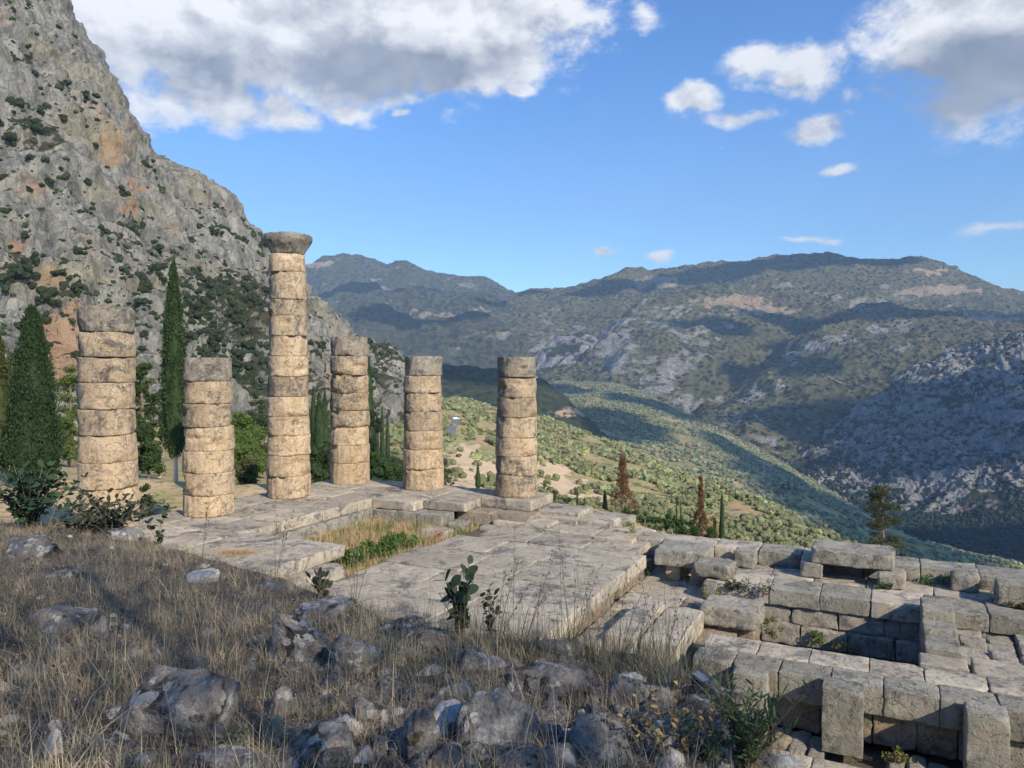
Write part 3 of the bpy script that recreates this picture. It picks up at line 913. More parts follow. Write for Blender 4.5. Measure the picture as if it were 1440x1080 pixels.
def block_mesh(la, lb, h, seed, er=0.035, rough=0.012, cell=0.14, mat='ashlar', tilt=0.0):
    """a weathered stone block, origin at the centre of its bottom"""
    rs = np.random.RandomState(seed)
    r = min(er, 0.3 * min(la, lb, h))

    def ticks(L):
        n = max(2, int(round((L - 2 * r) / cell)))
        return np.concatenate([[0, r * 0.45], np.linspace(r, L - r, n + 1), [L - r * 0.45, L]])
    A, B, C = ticks(la), ticks(lb), ticks(h)
    idx, V, F = {}, [], []

    def vid(i, j, k):
        if (i, j, k) not in idx:
            idx[(i, j, k)] = len(V); V.append((A[i], B[j], C[k]))
        return idx[(i, j, k)]
    na, nb, nc_ = len(A) - 1, len(B) - 1, len(C) - 1
    for i in range(na):
        for j in range(nb):
            F.append([vid(i, j, 0), vid(i, j + 1, 0), vid(i + 1, j + 1, 0), vid(i + 1, j, 0)])
            F.append([vid(i, j, nc_), vid(i + 1, j, nc_), vid(i + 1, j + 1, nc_), vid(i, j + 1, nc_)])
        for k in range(nc_):
            F.append([vid(i, 0, k), vid(i + 1, 0, k), vid(i + 1, 0, k + 1), vid(i, 0, k + 1)])
            F.append([vid(i, nb, k), vid(i, nb, k + 1), vid(i + 1, nb, k + 1), vid(i + 1, nb, k)])
    for j in range(nb):
        for k in range(nc_):
            F.append([vid(0, j, k), vid(0, j, k + 1), vid(0, j + 1, k + 1), vid(0, j + 1, k)])
            F.append([vid(na, j, k), vid(na, j + 1, k), vid(na, j + 1, k + 1), vid(na, j, k + 1)])
    V = np.array(V)
    off = rs.rand(3) * 90
    L = np.array([la, lb, h])
    rr = r * np.clip(0.75 + 1.5 * fbm(V / 0.33 + off, 4, .6), 0.22, 3.0)[:, None]
    inner = np.clip(V, rr, np.maximum(L - rr, rr))
    d = V - inner
    ln = np.linalg.norm(d, axis=1)[:, None]
    V = np.where(ln > 1e-6, inner + d / (ln + 1e-9) * np.minimum(ln, rr), V)
    nrm = (V - L / 2) / (L / 2)
    nrm = np.sign(nrm) * np.abs(nrm) ** 8
    nrm /= np.linalg.norm(nrm, axis=1)[:, None] + 1e-6
    V += nrm * (fbm(V / 0.45 + off, 4, 0.6) * rough + pn(V / 0.11 + off) * rough * 0.5)[:, None]
    for _ in range(rs.poisson(1.1)):                          # broken corners
        sg = rs.choice([0, 1], 3); sg[2] = 1
        n = (np.array([1, 1, 1]) * (sg * 2 - 1)) * rs.uniform(.4, 1.4, 3); n /= np.linalg.norm(n)
        c = (L * sg) @ n - rs.uniform(.03, .12)
        s_ = V @ n - c
        V -= np.clip(s_, 0, None)[:, None] * n * rs.uniform(.7, 1.0)
    V -= np.array([la / 2, lb / 2, 0])
    if tilt:
        V[:, 2] += V[:, 0] * rs.uniform(-tilt, tilt) + V[:, 1] * rs.uniform(-tilt, tilt)
    return mesh('block', V, np.array(F), True, [M[mat]])


_seed = [100]
def block(name, root, a0, a1, b0, b1, z0, z1, mat='ashlar', rz=0.0, **kw):
    """one block as a part of root (root None: a thing at top level is returned)"""
    _seed[0] += 1
    g = 0.013 if name == 'paving_slab' else 0.006
    me = block_mesh(a1 - a0 - 2 * g, b1 - b0 - 2 * g, z1 - z0, _seed[0], mat=mat, **kw)
    ca, cb = (a0 + a1) / 2, (b0 + b1) / 2
    if root is None:
        return obj(name, me, None, T(ca, cb, z0), RZ + rz)
    ra, rb, r0 = root['_o']
    return obj(name, me, root, (ca - ra, cb - rb, z0 - r0), rz)


def group_root(name, label, cat, a, b, z, group=None):
    t = thing(name, label, cat, T(a, b, z), RZ, group)
    t['_o'] = (a, b, z)
    return t


rnd = random.Random(5)


def course(root, name, a0, a1, b0, b1, z0, z1, along='a', n=None, L=1.1, mat='ashlar', jz=0.012, jb=0.0, **kw):
    """a row of blocks side by side"""
    lo, hi = (a0, a1) if along == 'a' else (b0, b1)
    n = n or max(1, round((hi - lo) / L))
    cuts = [lo + (hi - lo) * i / n + (rnd.uniform(-.12, .12) * (hi - lo) / n if 0 < i < n else 0) for i in range(n + 1)]
    for i in range(n):
        dz = rnd.uniform(-jz, jz); db = rnd.uniform(-jb, jb)
        mm = mat if isinstance(mat, str) else rnd.choice(mat)
        if along == 'a':
            block(name, root, cuts[i], cuts[i + 1], b0 + db, b1, z0, z1 + dz, mm, **kw)
        else:
            block(name, root, a0 + db, a1, cuts[i], cuts[i + 1], z0, z1 + dz, mm, **kw)


# ---- stylobate that carries the columns
st = group_root('temple_platform', 'L-shaped stepped grey stone platform carrying the six standing columns', 'temple platform', -20, 22, -1.2)
bs = [11.0, 13.1, 15.25, 17.45, 19.6, 21.7, 23.75, 25.75, 27.2, 28.75]
for i in range(len(bs) - 1):
    cols = [-22.95 - (0.12 if i % 2 else 0), -21.5, -19.85, -18.2]
    if bs[i] > 25:
        cols = [-22.9, -20.3, -17.9]
    for j in range(len(cols) - 1):
        block('paving_slab', st, cols[j], cols[j + 1], bs[i], bs[i + 1], -0.36, rnd.uniform(-.012, .012), 'slab', er=0.03, rough=0.008, cell=0.2)
    course(st, 'step_block', -18.4 if bs[i] > 24.6 else -22.8, -18.02, bs[i], bs[i + 1], -1.0, -0.365, 'b', 1, mat='ashlar')
# arm along the front, three stepped-back blocks towards the last column
for (a0, a1, b0, b1, z) in [(-18.2, -16.25, 24.62, 26.1, 0.0), (-16.25, -14.4, 25.28, 26.75, -0.02), (-17.9, -16.2, 26.1, 28.75, 0.01), (-16.2, -14.42, 26.75, 28.7, 0.0),
                            (-14.42, -12.22, 26.6, 28.8, 0.02)]:
    block('paving_slab', st, a0, a1, b0, b1, -0.36, z, 'slab', er=0.045, rough=0.014, cell=0.16)
block('paving_slab', st, -18.2, -17.9, 26.1, 28.7, -0.36, -0.01, 'slab')
course(st, 'step_block', -18.02, -14.9, 24.45, 25.4, -1.0, -0.37, 'a', 3)
course(st, 'step_block', -14.9, -11.9, 25.6, 26.9, -0.85, -0.37, 'a', 2, mat='poros')
course(st, 'step_block', -18.0, -12.0, 27.2, 28.9, -1.3, -0.37, 'a', 4)
# broad landing on the left, in front of the platform
block('paving_slab', st, -18.19, -14.35, 15.45, 18.1, -0.40, -0.035, 'slab', er=0.05, rough=0.014, cell=0.2)
block('paving_slab', st, -18.19, -14.25, 12.9, 15.43, -0.40, -0.05, 'slab', er=0.05, rough=0.014, cell=0.2)
course(st, 'step_block', -18.0, -13.75, 12.9, 17.4, -1.0, -0.405, 'b', 3, mat='slab')
tuft_on_slab = T(-16.4, 15.9, -0.03)

# ---- the big paved floor in the middle
fl = group_root('temple_floor', 'broad floor of worn grey paving slabs in the middle of the ruin', 'stone floor', -10, 20, -1.5)
fb = [11.5, 14.0, 16.6, 19.2, 21.4, 23.3, 25.35]
for i in range(len(fb) - 1):
    ca = [-13.85 + rnd.uniform(-.1, .1), -11.6 + rnd.uniform(-.5, .5), -9.2 + rnd.uniform(-.5, .5), -6.72 + rnd.uniform(-.05, .05)]
    if i == 4: ca[0] = -13.55
    if i == 5: ca = [-12.9, -10.9, -8.9, -7.15]
    for j in range(3):
        block('paving_slab', fl, ca[j], ca[j + 1], fb[i], fb[i + 1], -1.08, -0.70 + rnd.uniform(-.028, .02), 'slab', er=0.035, rough=0.014, cell=0.22)
for (b0, b1) in [(11.5, 13.5), (13.5, 15.6), (15.6, 17.4), (17.4, 19.1), (19.1, 20.75), (21.45, 22.35), (22.35, 23.3)]:
    block('step_block', fl, -8.0, -6.95 + rnd.uniform(-.06, .06), b0, b1, -1.62, -1.09, 'poros', er=0.06, rough=0.03)
for (b0, b1) in [(11.5, 14.5), (14.5, 18.0), (18.0, 21.0), (21.0, 24.0)]:
    block('step_block', fl, -13.7, -12.6, b0, b1, -1.5, -1.09, 'ashlar')
course(fl, 'step_block', -9.2, -6.9, 23.35, 24.6, -1.55, -1.09, 'a', 2)
# raised strips behind it
hs = group_root('stepped_paving', 'overlapping worn steps between the paved floor and the rightmost column', 'stone steps', -11, 26, -1.2)
for (a0, a1, b0, b1, z0, z1) in [(-13.3, -11.0, 25.4, 26.6, -0.9, -0.56), (-11.0, -9.1, 25.0, 26.3, -0.95, -0.6), (-12.2, -10.4, 26.9, 28.6, -0.8, -0.33), (-10.4, -9.0, 26.6, 28.0, -0.9, -0.50),
                                 (-12.0, -10.3, 26.45, 26.95, -0.9, -0.45), (-9.0, -7.4, 25.5, 27.0, -1.1, -0.66), (-11.0, -8.8, 28.0, 29.2, -1.2, -0.62), (-13.6, -12.3, 24.9, 25.6, -1.1, -0.74), (-8.9, -7.1, 24.3, 25.5, -1.2, -0.74)]:
    block('paving_slab', hs, a0, a1, b0, b1, z0, z1, 'slab', er=0.07, rough=0.02, cell=0.16)
b = block('stone_block', None, -14.95, -13.9, 22.95, 23.75, -0.98, -0.58, 'slab', er=0.09, rough=0.04)
tag(b, 'broken grey block at the far edge of the grassy court, beside the paved floor', 'stone block')
b = block('stone_block', None, -14.55, -13.95, 24.2, 24.95, -1.0, -0.5, 'ashlar', er=0.14, rough=0.05)
tag(b, 'small rounded block below the platform step, beyond the broken court block', 'stone block')

# ---- lower floor to the right of the paved floor
lf = group_root('sunken_floor', 'sunken floor of dark cracked slabs between paved floor and right-hand walls', 'stone floor', -5.6, 20, -1.9)
for (a0, a1, b0, b1, z) in [(-6.9, -4.4, 22.1, 25.2, -1.47), (-6.9, -5.2, 20.1, 22.1, -1.45), (-5.2, -3.9, 20.3, 22.1, -1.49), (-6.9, -5.9, 17.2, 20.1, -1.5)]:
    block('paving_slab', lf, a0, a1, b0, b1, -1.9, z, 'slab', er=0.05, rough=0.03, cell=0.16)
block('step_block', lf, -5.95, -5.22, 17.0, 20.05, -2.3, -1.02, 'slab', er=0.07, rough=0.02)
block('step_block', lf, -5.2, -4.25, 17.3, 20.15, -2.4, -1.14, 'slab', er=0.07, rough=0.02)
block('step_block', lf, -6.6, -5.96, 16.6, 17.9, -2.3, -1.2, 'slab', er=0.08, rough=0.03)

# ---- front wall with its upright pillars
w1 = group_root('front_wall', 'long two-course grey ashlar wall with upright pillars standing before it', 'stone wall', 0, 17.7, -2.4)
cuts = [-3.85, -2.98, -2.02, -1.0, -0.02, 0.98, 1.98, 3.0, 4.05, 5.1, 6.3]
for i in range(len(cuts) - 1):
    block('wall_block', w1, cuts[i], cuts[i + 1], 16.92 + rnd.uniform(-.02, .03), 17.72, -1.78, -1.2 + rnd.uniform(-.01, .01), 'ashlar', er=0.035, rough=0.02, cell=0.1)
cuts2 = [-3.8, -2.6, -1.5, -0.3, 0.75, 1.9, 3.1, 4.3, 6.3]
for i in range(len(cuts2) - 1):
    block('wall_block', w1, cuts2[i], cuts2[i + 1], 17.73, 18.62, -1.78, -1.2 + rnd.uniform(-.012, .006), 'slab', er=0.03, rough=0.012)
cuts3 = [-3.8, -2.35, -1.2, -0.2, 0.6, 1.3, 2.4, 3.6, 5.0, 6.3]
for i in range(len(cuts3) - 1):
    block('wall_block', w1, cuts3[i], cuts3[i + 1], 17.05, 18.6, -2.42, -1.79, rnd.choice(['poros', 'ashlar', 'poros']), er=0.045, rough=0.03, cell=0.1)


def pillar(a0, a1, b0, b1, z0, z1, label):
    t = block('stone_pillar', None, a0, a1, b0, b1, z0, z1, 'ashlar', er=0.025, rough=0.012, cell=0.08)
    tag(t, label, 'stone pillar', 'upright stone pillars before the front wall')
    return t


pillar(-2.86, -2.18, 16.36, 16.91, -2.5, -1.17, 'short upright pillar nearest the grassy bank, half hidden by its boulder')
pillar(-1.12, -0.36, 16.28, 16.86, -2.42, -1.12, 'upright grey pillar with dark weathered top, standing in the middle of the front wall')
pillar(1.36, 2.06, 16.2, 16.86, -2.6, -1.12, 'tall upright pillar at the lower right, cut by the picture edge')
w0 = group_root('lower_ledge', 'low ledge of pale slabs along the foot of the front wall', 'stone ledge', 0, 15, -2.8)
c0 = [-4.2, -2.6, -1.25, 0.35, 2.1, 3.8, 6.0]
for i in range(len(c0) - 1):
    block('ledge_slab', w0, c0[i], c0[i + 1], 14.2 + rnd.uniform(-.05, .05), 16.0, -2.85, -2.42 + rnd.uniform(-.015, .015), 'slab', er=0.05, rough=0.015)
rub = group_root('rubble_strip', 'strip of yellowish rubble filling the gap between ledge and front wall', 'rubble', 0, 16.4, -2.8)
for i in range(16):
    a = -2.1 + i * 0.36
    if a < 5 and not (-1.3 < a < -0.3) and not (1.1 < a < 2.3):
        block('rubble_stone', rub, a, a + rnd.uniform(.3, .42), 16.05 + rnd.uniform(0, .1), 17.0, -2.75, -2.45 + rnd.uniform(-.08, .06), rnd.choice(['poros', 'conglomerate']), er=0.1, rough=0.05)

# ---- middle wall: upper course carries a walkway two blocks deep
w2 = group_root('middle_wall', 'middle wall of three courses, grey walkway above pale rough blocks', 'stone wall', 0, 23.5, -2.6)
c2 = [-4.72, -2.95, -1.62, -0.35, 0.92, 2.35, 3.6, 5.0, 6.6]
for i in range(len(c2) - 1):
    block('wall_block', w2, c2[i], c2[i + 1], 22.42 + rnd.uniform(-.03, .03), 23.75, -1.46, -1.0 + rnd.uniform(-.01, .01), 'ashlar' if i % 3 else 'slab', er=0.04, rough=0.022, cell=0.12)
c2b = [-4.7, -3.1, -1.9, -0.5, 1.2, 2.6, 4.2, 6.6]
for i in range(len(c2b) - 1):
    block('wall_block', w2, c2b[i], c2b[i + 1], 23.76, 24.95, -1.46, -1.0 + rnd.uniform(-.012, .0), 'slab', er=0.03, rough=0.012, cell=0.2)
c2c = [-3.4, -2.35, -1.15, 0.0, 1.1]
for i in range(len(c2c) - 1):
    block('wall_block', w2, c2c[i], c2c[i + 1], 22.5, 23.7, -1.95, -1.47, 'conglomerate', er=0.05, rough=0.045, cell=0.1)
    block('wall_block', w2, c2c[i] + .25, min(c2c[i + 1] + .25, 1.1), 22.35, 23.7, -2.5, -1.96, 'conglomerate', er=0.05, rough=0.045, cell=0.1)
block('wall_block', w2, 1.7, 6.6, 22.5, 23.7, -1.95, -1.47, 'conglomerate', er=0.05, rough=0.05, cell=0.15)
# ---- back wall
w3 = group_root('back_wall', 'low back wall of grey blocks along the edge of the terrace', 'stone wall', 0, 25.6, -1.8)
for (a0, a1, b0, b1) in [(-9.0, -7.6, 24.6, 26.1), (-7.6, -6.7, 25.1, 26.25), (-6.7, -5.0, 24.9, 26.15), (-5.0, -3.66, 25.1, 26.3), (-3.62, -2.35, 24.98, 26.25), (-2.35, -0.6, 25.05, 26.2), (-0.6, 0.9, 25.02, 26.2), (0.9, 2.35, 25.05, 26.15), (2.35, 4.0, 24.9, 26.1), (4.0, 6.8, 24.9, 26.1)]:
    block('wall_block', w3, a0, a1, b0, b1, -1.8, -0.57 + rnd.uniform(-.02, .015), 'ashlar' if a0 > -4 else 'slab', er=0.05, rough=0.03, cell=0.14)

# ---- cross wall that closes the pit, stepping down towards the viewer
u = group_root('cross_wall', 'short cross wall stepping down towards the viewer, right side of the pit', 'stone wall', 1.1, 20.5, -2.6)
for (b0, b1, z1, m_) in [(21.2, 22.4, -0.72, 'conglomerate'), (20.35, 21.2, -0.92, 'conglomerate'), (19.35, 20.35, -1.03, 'ashlar')]:
    block('wall_block', u, 0.80, 1.52, b0, b1, -2.5, z1, m_, er=0.05, rough=0.03)
block('wall_block', u, 0.68, 1.62, 18.64, 19.34, -2.5, -1.16, 'slab', er=0.04, rough=0.015)
rf = group_root('rubble_floor', 'patch of pale cracked rubble masonry right of the cross wall', 'rubble', 3, 20.5, -2.2)
for i in range(9):
    for j in range(4):
        a0 = 1.58 + i * 0.62 + rnd.uniform(-.05, .05); b0 = 19.75 + j * 0.68
        block('rubble_stone', rf, a0, a0 + rnd.uniform(.52, .62), b0, b0 + rnd.uniform(.56, .67), -2.1, -1.42 + rnd.uniform(-.05, .05), 'conglomerate', er=0.09, rough=0.04, cell=0.12)
for (a0, a1) in [(1.7, 3.1), (3.12, 4.7), (4.72, 6.5)]:
    block('paving_slab', rf, a0, a1, 18.64, 19.72, -2.1, -1.21 + rnd.uniform(-.02, 0), 'slab', er=0.04, rough=0.015)
for (b0, b1) in [(18.66, 19.6), (19.6, 20.7)]:
    block('rubble_stone', rf, -4.3, -3.4, b0, b1, -2.5, -1.62, 'poros', er=0.08, rough=0.04)


# ---- loose blocks
def loose(a0, a1, b0, b1, z0, z1, label, mat='ashlar', er=0.07, rough=0.035, rz=0.0, tilt=0.0):
    t = block('stone_block', None, a0, a1, b0, b1, z0, z1, mat, er=er, rough=rough, cell=0.09, rz=rz, tilt=tilt)
    return tag(t, label, 'stone block')


loose(-1.98, 0.22, 23.98, 25.45, -0.55, -0.12, 'large flat slab bridging two small blocks over a dark gap', er=0.06, rough=0.035, rz=-0.02)
loose(-2.3, -1.66, 24.0, 24.98, -1.0, -0.56, 'small block under the left end of the bridging slab', er=0.07)
loose(-0.2, 0.5, 23.78, 24.6, -1.0, -0.56, 'square block just below the right end of the bridging slab', er=0.06)
loose(-6.55, -4.95, 23.45, 24.95, -0.99, -0.5, 'big dark stained block resting on two small stones', er=0.05, rz=0.03)
loose(-6.2, -5.75, 23.6, 24.3, -1.47, -1.0, 'small orange block under the dark stained block, left one', 'col_clean', 0.04)
loose(-5.35, -4.8, 23.3, 24.1, -1.47, -1.0, 'small grey block under the dark stained block, right one', 'ashlar', 0.05)
loose(-5.1, -4.0, 22.55, 23.5, -0.99, -0.55, 'rounded grey block perched on the left end of the middle wall', er=0.13, rough=0.05, rz=-0.12)
loose(-4.25, -3.62, 24.25, 24.95, -0.99, -0.52, 'small cubic block standing alone on the walkway near the back wall', er=0.06)
loose(-4.35, -2.9, 20.0, 21.15, -1.5, -0.98, 'pale pitted block lying at the left end of the pit', 'conglomerate', 0.09, 0.05, rz=-0.05)
loose(-4.0, -3.0, 20.2, 21.3, -2.2, -1.51, 'reddish base stone beneath the pale pitted block', 'poros', 0.08, 0.04)
loose(1.62, 2.32, 24.35, 24.95, -1.0, -0.52, 'small dark block tipped on the walkway at the right', er=0.1, rough=0.05, tilt=0.06)
loose(2.62, 3.6, 23.35, 24.3, -1.0, -0.42, 'upright block at the right picture edge, on the walkway', er=0.04)
loose(-4.75, -4.35, 22.1, 22.5, -1.48, -1.0, 'dark corner stone against the left end of the middle wall', er=0.06)


# ---- columns
def drum_mesh(r0, r1, h, seed, worn, mat, na=88, nh=15):
    rs = np.random.RandomState(seed)
    off = rs.rand(3) * 70
    t = np.linspace(0, 1, nh)
    t = 0.5 - 0.5 * np.cos(t * math.pi) * (0.55 + 0.45 * np.abs(np.cos(t * math.pi)))
    th = np.arange(na) * 2 * math.pi / na
    tt, aa = np.meshgrid(t, th, indexing='ij')
    tt, aa = tt.ravel(), aa.ravel()
    r = r0 + (r1 - r0) * tt
    z = tt * h
    d = np.stack([np.cos(aa), np.sin(aa), 0 * aa], 1)
    Q = np.stack([d[:, 0] * r, d[:, 1] * r, z], 1)
    edge = np.minimum(tt, 1 - tt) * h
    er = 0.011 + (0.04 + 0.27 * worn) * np.clip(-0.22 + 1.5 * fbm(Q * np.array([1, 1, .6]) / 0.85 + off, 3), 0, 1.2)
    er = np.clip(er, 0.015, 0.34)
    k = np.clip(1 - edge / er, 0, 1)
    r = r - er * (1 - np.sqrt(np.clip(1 - k * k, 0, 1))) * 0.95
    flute = (np.abs(np.sin(aa * 10)) ** 0.8) * 0.035 * np.clip(1.0 - worn * 2.0 + 0.9 * fbm(Q * np.array([1, 1, 0.4]) / 0.7 + off, 2), 0, 1)
    r = r - flute
    r = r + fbm(Q / 0.75 + off, 5, 0.6) * (0.014 + 0.045 * worn) + pn(Q / 0.12 + off) * 0.006
    for _ in range(rs.poisson(2.0 + 4 * worn)):                      # chunks broken off the arrises
        ca, cz = rs.rand() * 2 * math.pi, h * rs.choice([0, 1, rs.rand()])
        w_, hh, dp = rs.uniform(.15, .5), rs.uniform(.08, .28), rs.uniform(.04, .15)
        da = np.abs((aa - ca + math.pi) % (2 * math.pi) - math.pi) * r0
        q = np.hypot(da / w_, (z - cz) / hh)
        r = r - dp * np.clip(1 - q ** 3, 0, 1)
    V = np.stack([d[:, 0] * r, d[:, 1] * r, z + pn(Q / 0.4 + off) * 0.006], 1)
    F = grid_faces(na, nh, True)
    nv = len(V)
    V = np.concatenate([V, [[0, 0, 0], [0, 0, h]]])
    i = np.arange(na)
    F2 = np.concatenate([np.stack([(i + 1) % na, i, np.full(na, nv)], 1), np.stack([(nh - 1) * na + i, (nh - 1) * na + (i + 1) % na, np.full(na, nv + 1)], 1)])
    return mesh('drum', V, [F, F2], True, [M[mat]])


def column(px, py_base, a, b, pys, w_bot, w_top, label, worn, z0=0.0, capital=None, mats=None, seed=0):
    x, y, _ = T(a, b)
    r0, r1 = w_bot / 2, w_top / 2
    zs = [max(z0, EYE - (p - 512.0) / FPX * (y - r0)) for p in pys]
    zs = sorted(zs)
    zs[0] = z0
    t = thing('temple_column', label, 'column', (x, y, z0), RZ, 'standing columns of the temple')
    rs = random.Random(seed)
    n = len(zs) - 1
    H_ = zs[-1] - z0
    for i in range(n):
        u0, u1 = (zs[i] - z0) / H_, (zs[i + 1] - z0) / H_
        j = rs.uniform(-.02, .02) * (1 if i else 0), rs.uniform(-.02, .02) * (1 if i else 0)
        wv = worn[i] if isinstance(worn, (list, tuple)) else worn
        me = drum_mesh(r0 + (r1 - r0) * u0 + rs.uniform(-.015, .02), r0 + (r1 - r0) * u1 + rs.uniform(-.015, .02), zs[i + 1] - zs[i] - 0.007, seed * 50 + i, wv, mats[i])
        o = obj('drum', me, t, (j[0], j[1], zs[i] - z0 + 0.004), rs.uniform(0, .3))
    if capital:
        zt = EYE - (capital - 512.0) / FPX * (y - 0.9)
        h = zt - zs[-1]
        na, rows = 88, [(0, .62), (.05, .65), (.18, .70), (.34, .77), (.52, .87), (.64, .92), (.70, .94), (.9, .94), (.97, .92), (1.0, .88)]
        V = []
        for (u_, rr) in rows:
            th = np.arange(na) * 2 * math.pi / na
            sq = np.maximum(np.abs(np.cos(th)), np.abs(np.sin(th)))
            R_ = rr * (1 + (1 / sq - 1) * (0.12 if u_ > 0.6 else 0.0))
            V.append(np.stack([np.cos(th) * R_, np.sin(th) * R_, np.full(na, u_ * h)], 1))
        V = np.concatenate(V)
        V[:, :2] *= (1 + 0.08 * fbm(V / 0.5 + 3, 4, 0.6))[:, None]
        V[:, 2] += 0.03 * pn(V / 0.4)
        F = grid_faces(na, len(rows), True)
        V = np.concatenate([V, [[0, 0, 0], [0, 0, h]]]); i = np.arange(na); nv = len(V) - 2
        F2 = np.concatenate([np.stack([(i + 1) % na, i, np.full(na, nv)], 1), np.stack([(len(rows) - 1) * na + i, (len(rows) - 1) * na + (i + 1) % na, np.full(na, nv + 1)], 1)])
        obj('capital', mesh('capital', V, [F, F2], True, [M['capital']]), t, (0, 0, zs[-1] - z0 + 0.006), 0.1)
    return t


G_, D_, C_ = 'col_grey', 'col_mid', 'col_clean'
column(150, 760, -21.6, 15.75, [790, 765, 735, 691, 653, 614, 577, 539, 502, 466, 430], 1.67, 1.56, 'stout column of rounded drums at far left, foot hidden by the bank', [.3, .3, .5, .5, .8, .5, .6, .7, .8, .9],
       -0.02, mats=[C_, C_, C_, C_, C_, D_, D_, D_, D_, G_], seed=1)
column(295, 727, -21.6, 19.65, [727, 700, 668, 636, 602, 569, 537, 503], 1.77, 1.55, 'short seven-drum column beside the slender cypress', [.1, .4, .4, .5, .6, .8, .8], mats=[C_, C_, C_, C_, D_, D_, G_], seed=2)
column(409, 702, -21.6, 23.7, [702, 672, 642, 614, 587, 559, 530, 501, 472, 443, 420, 381, 355], 1.75, 1.34, 'tallest column, the only one still carrying a dark capital', [.05, .15, .5, .5, .5, .5, .6, .7, .6, .7, .5, .5],
       capital=327, mats=[C_, C_, C_, C_, C_, D_, C_, C_, D_, D_, D_, C_], seed=3)
column(490, 682, -21.6, 27.6, [680, 653, 628, 602, 579, 553, 528, 501, 473], 1.78, 1.56, 'eroded column with a narrow neck drum at the corner of the platform', [.1, .15, .3, .5, .9, .95, .8, .95], mats=[C_, C_, C_, D_, D_, D_, D_, G_], seed=4)
column(597, 690, -17.82, 27.75, [690, 662, 634, 607, 580, 553, 529, 501], 1.75, 1.58, 'even seven-drum column standing between the corner column and the rightmost one', [.1, .3, .4, .35, .3, .6, .4], mats=[C_, C_, C_, D_, D_, D_, G_], seed=5)
column(727, 701, -13.4, 27.75, [701, 671, 644, 617, 588, 560, 531, 502], 1.72, 1.52, 'rightmost column, dark streaked drums above a pale foot', [.2, .15, .4, .4, .5, .6, .4], 0.02, mats=[D_, D_, C_, D_, D_, D_, G_], seed=6)
# ------------------------------------------------------------------ vegetation
def leaf_quads(C, size, rs, up=0.0, aspect=0.5, out=None):
    """one rhombic leaf per centre; up pulls the long axis upwards, out gives outward directions"""
    n = len(C)
    size = np.broadcast_to(np.asarray(size, float), (n,))[:, None]
    d = rs.normal(size=(n, 3)); d /= np.linalg.norm(d, axis=1)[:, None]
    if out is not None: d = d + out * 0.8
    d[:, 2] += up
    d /= np.linalg.norm(d, axis=1)[:, None]
    e = np.cross(d, rs.normal(size=(n, 3))); e /= np.linalg.norm(e, axis=1)[:, None] + 1e-9
    V = np.stack([C - d * size * .5, C + e * size * aspect * .5, C + d * size * .5, C - e * size * aspect * .5], 1).reshape(-1, 3)
    F = np.arange(4 * n).reshape(n, 4)
    return V, F


def tints(n, base, var, rs, per=4):
    b = np.array(base)[None, :] * (1 + var * rs.uniform(-1, 1, (n, 1))) * (1 + 0.12 * rs.uniform(-1, 1, (n, 3)))
    return np.repeat(b, per, 0).clip(0.005, 1)


def clump_cloud(centres, radii, per, rs, flat=1.0):
    """leaf positions in lumpy balls, denser to the outside"""
    n = len(centres) * per
    d = rs.normal(size=(n, 3)); d /= np.linalg.norm(d, axis=1)[:, None]
    r = rs.uniform(0.45, 1.0, n) ** 0.6
    C = np.repeat(centres, per, 0); R = np.repeat(radii, per)[:, None]
    off = d * r[:, None] * R
    off[:, 2] *= flat
    return C + off, d


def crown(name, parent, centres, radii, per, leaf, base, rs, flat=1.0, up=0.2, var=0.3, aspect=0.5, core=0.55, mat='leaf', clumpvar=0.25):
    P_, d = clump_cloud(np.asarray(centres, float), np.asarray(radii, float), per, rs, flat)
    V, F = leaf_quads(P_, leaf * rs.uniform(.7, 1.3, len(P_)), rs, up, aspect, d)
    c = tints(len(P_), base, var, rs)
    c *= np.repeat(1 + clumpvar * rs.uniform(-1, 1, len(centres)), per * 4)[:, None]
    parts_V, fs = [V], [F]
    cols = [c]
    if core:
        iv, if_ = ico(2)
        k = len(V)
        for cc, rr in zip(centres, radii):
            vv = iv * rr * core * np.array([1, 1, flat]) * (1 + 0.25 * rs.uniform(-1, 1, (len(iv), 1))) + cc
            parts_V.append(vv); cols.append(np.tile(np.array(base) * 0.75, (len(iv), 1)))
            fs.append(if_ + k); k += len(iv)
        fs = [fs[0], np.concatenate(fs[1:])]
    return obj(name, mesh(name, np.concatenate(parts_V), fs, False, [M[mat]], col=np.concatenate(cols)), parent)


def px_spot(px, d, top):
    x = pix_dir(px, 600)[0] / pix_dir(px, 600)[1] * d
    z = ground_z(x, d)
    ztop = EYE - (top - 512.0) / FPX * d
    return x, d, z, ztop - z


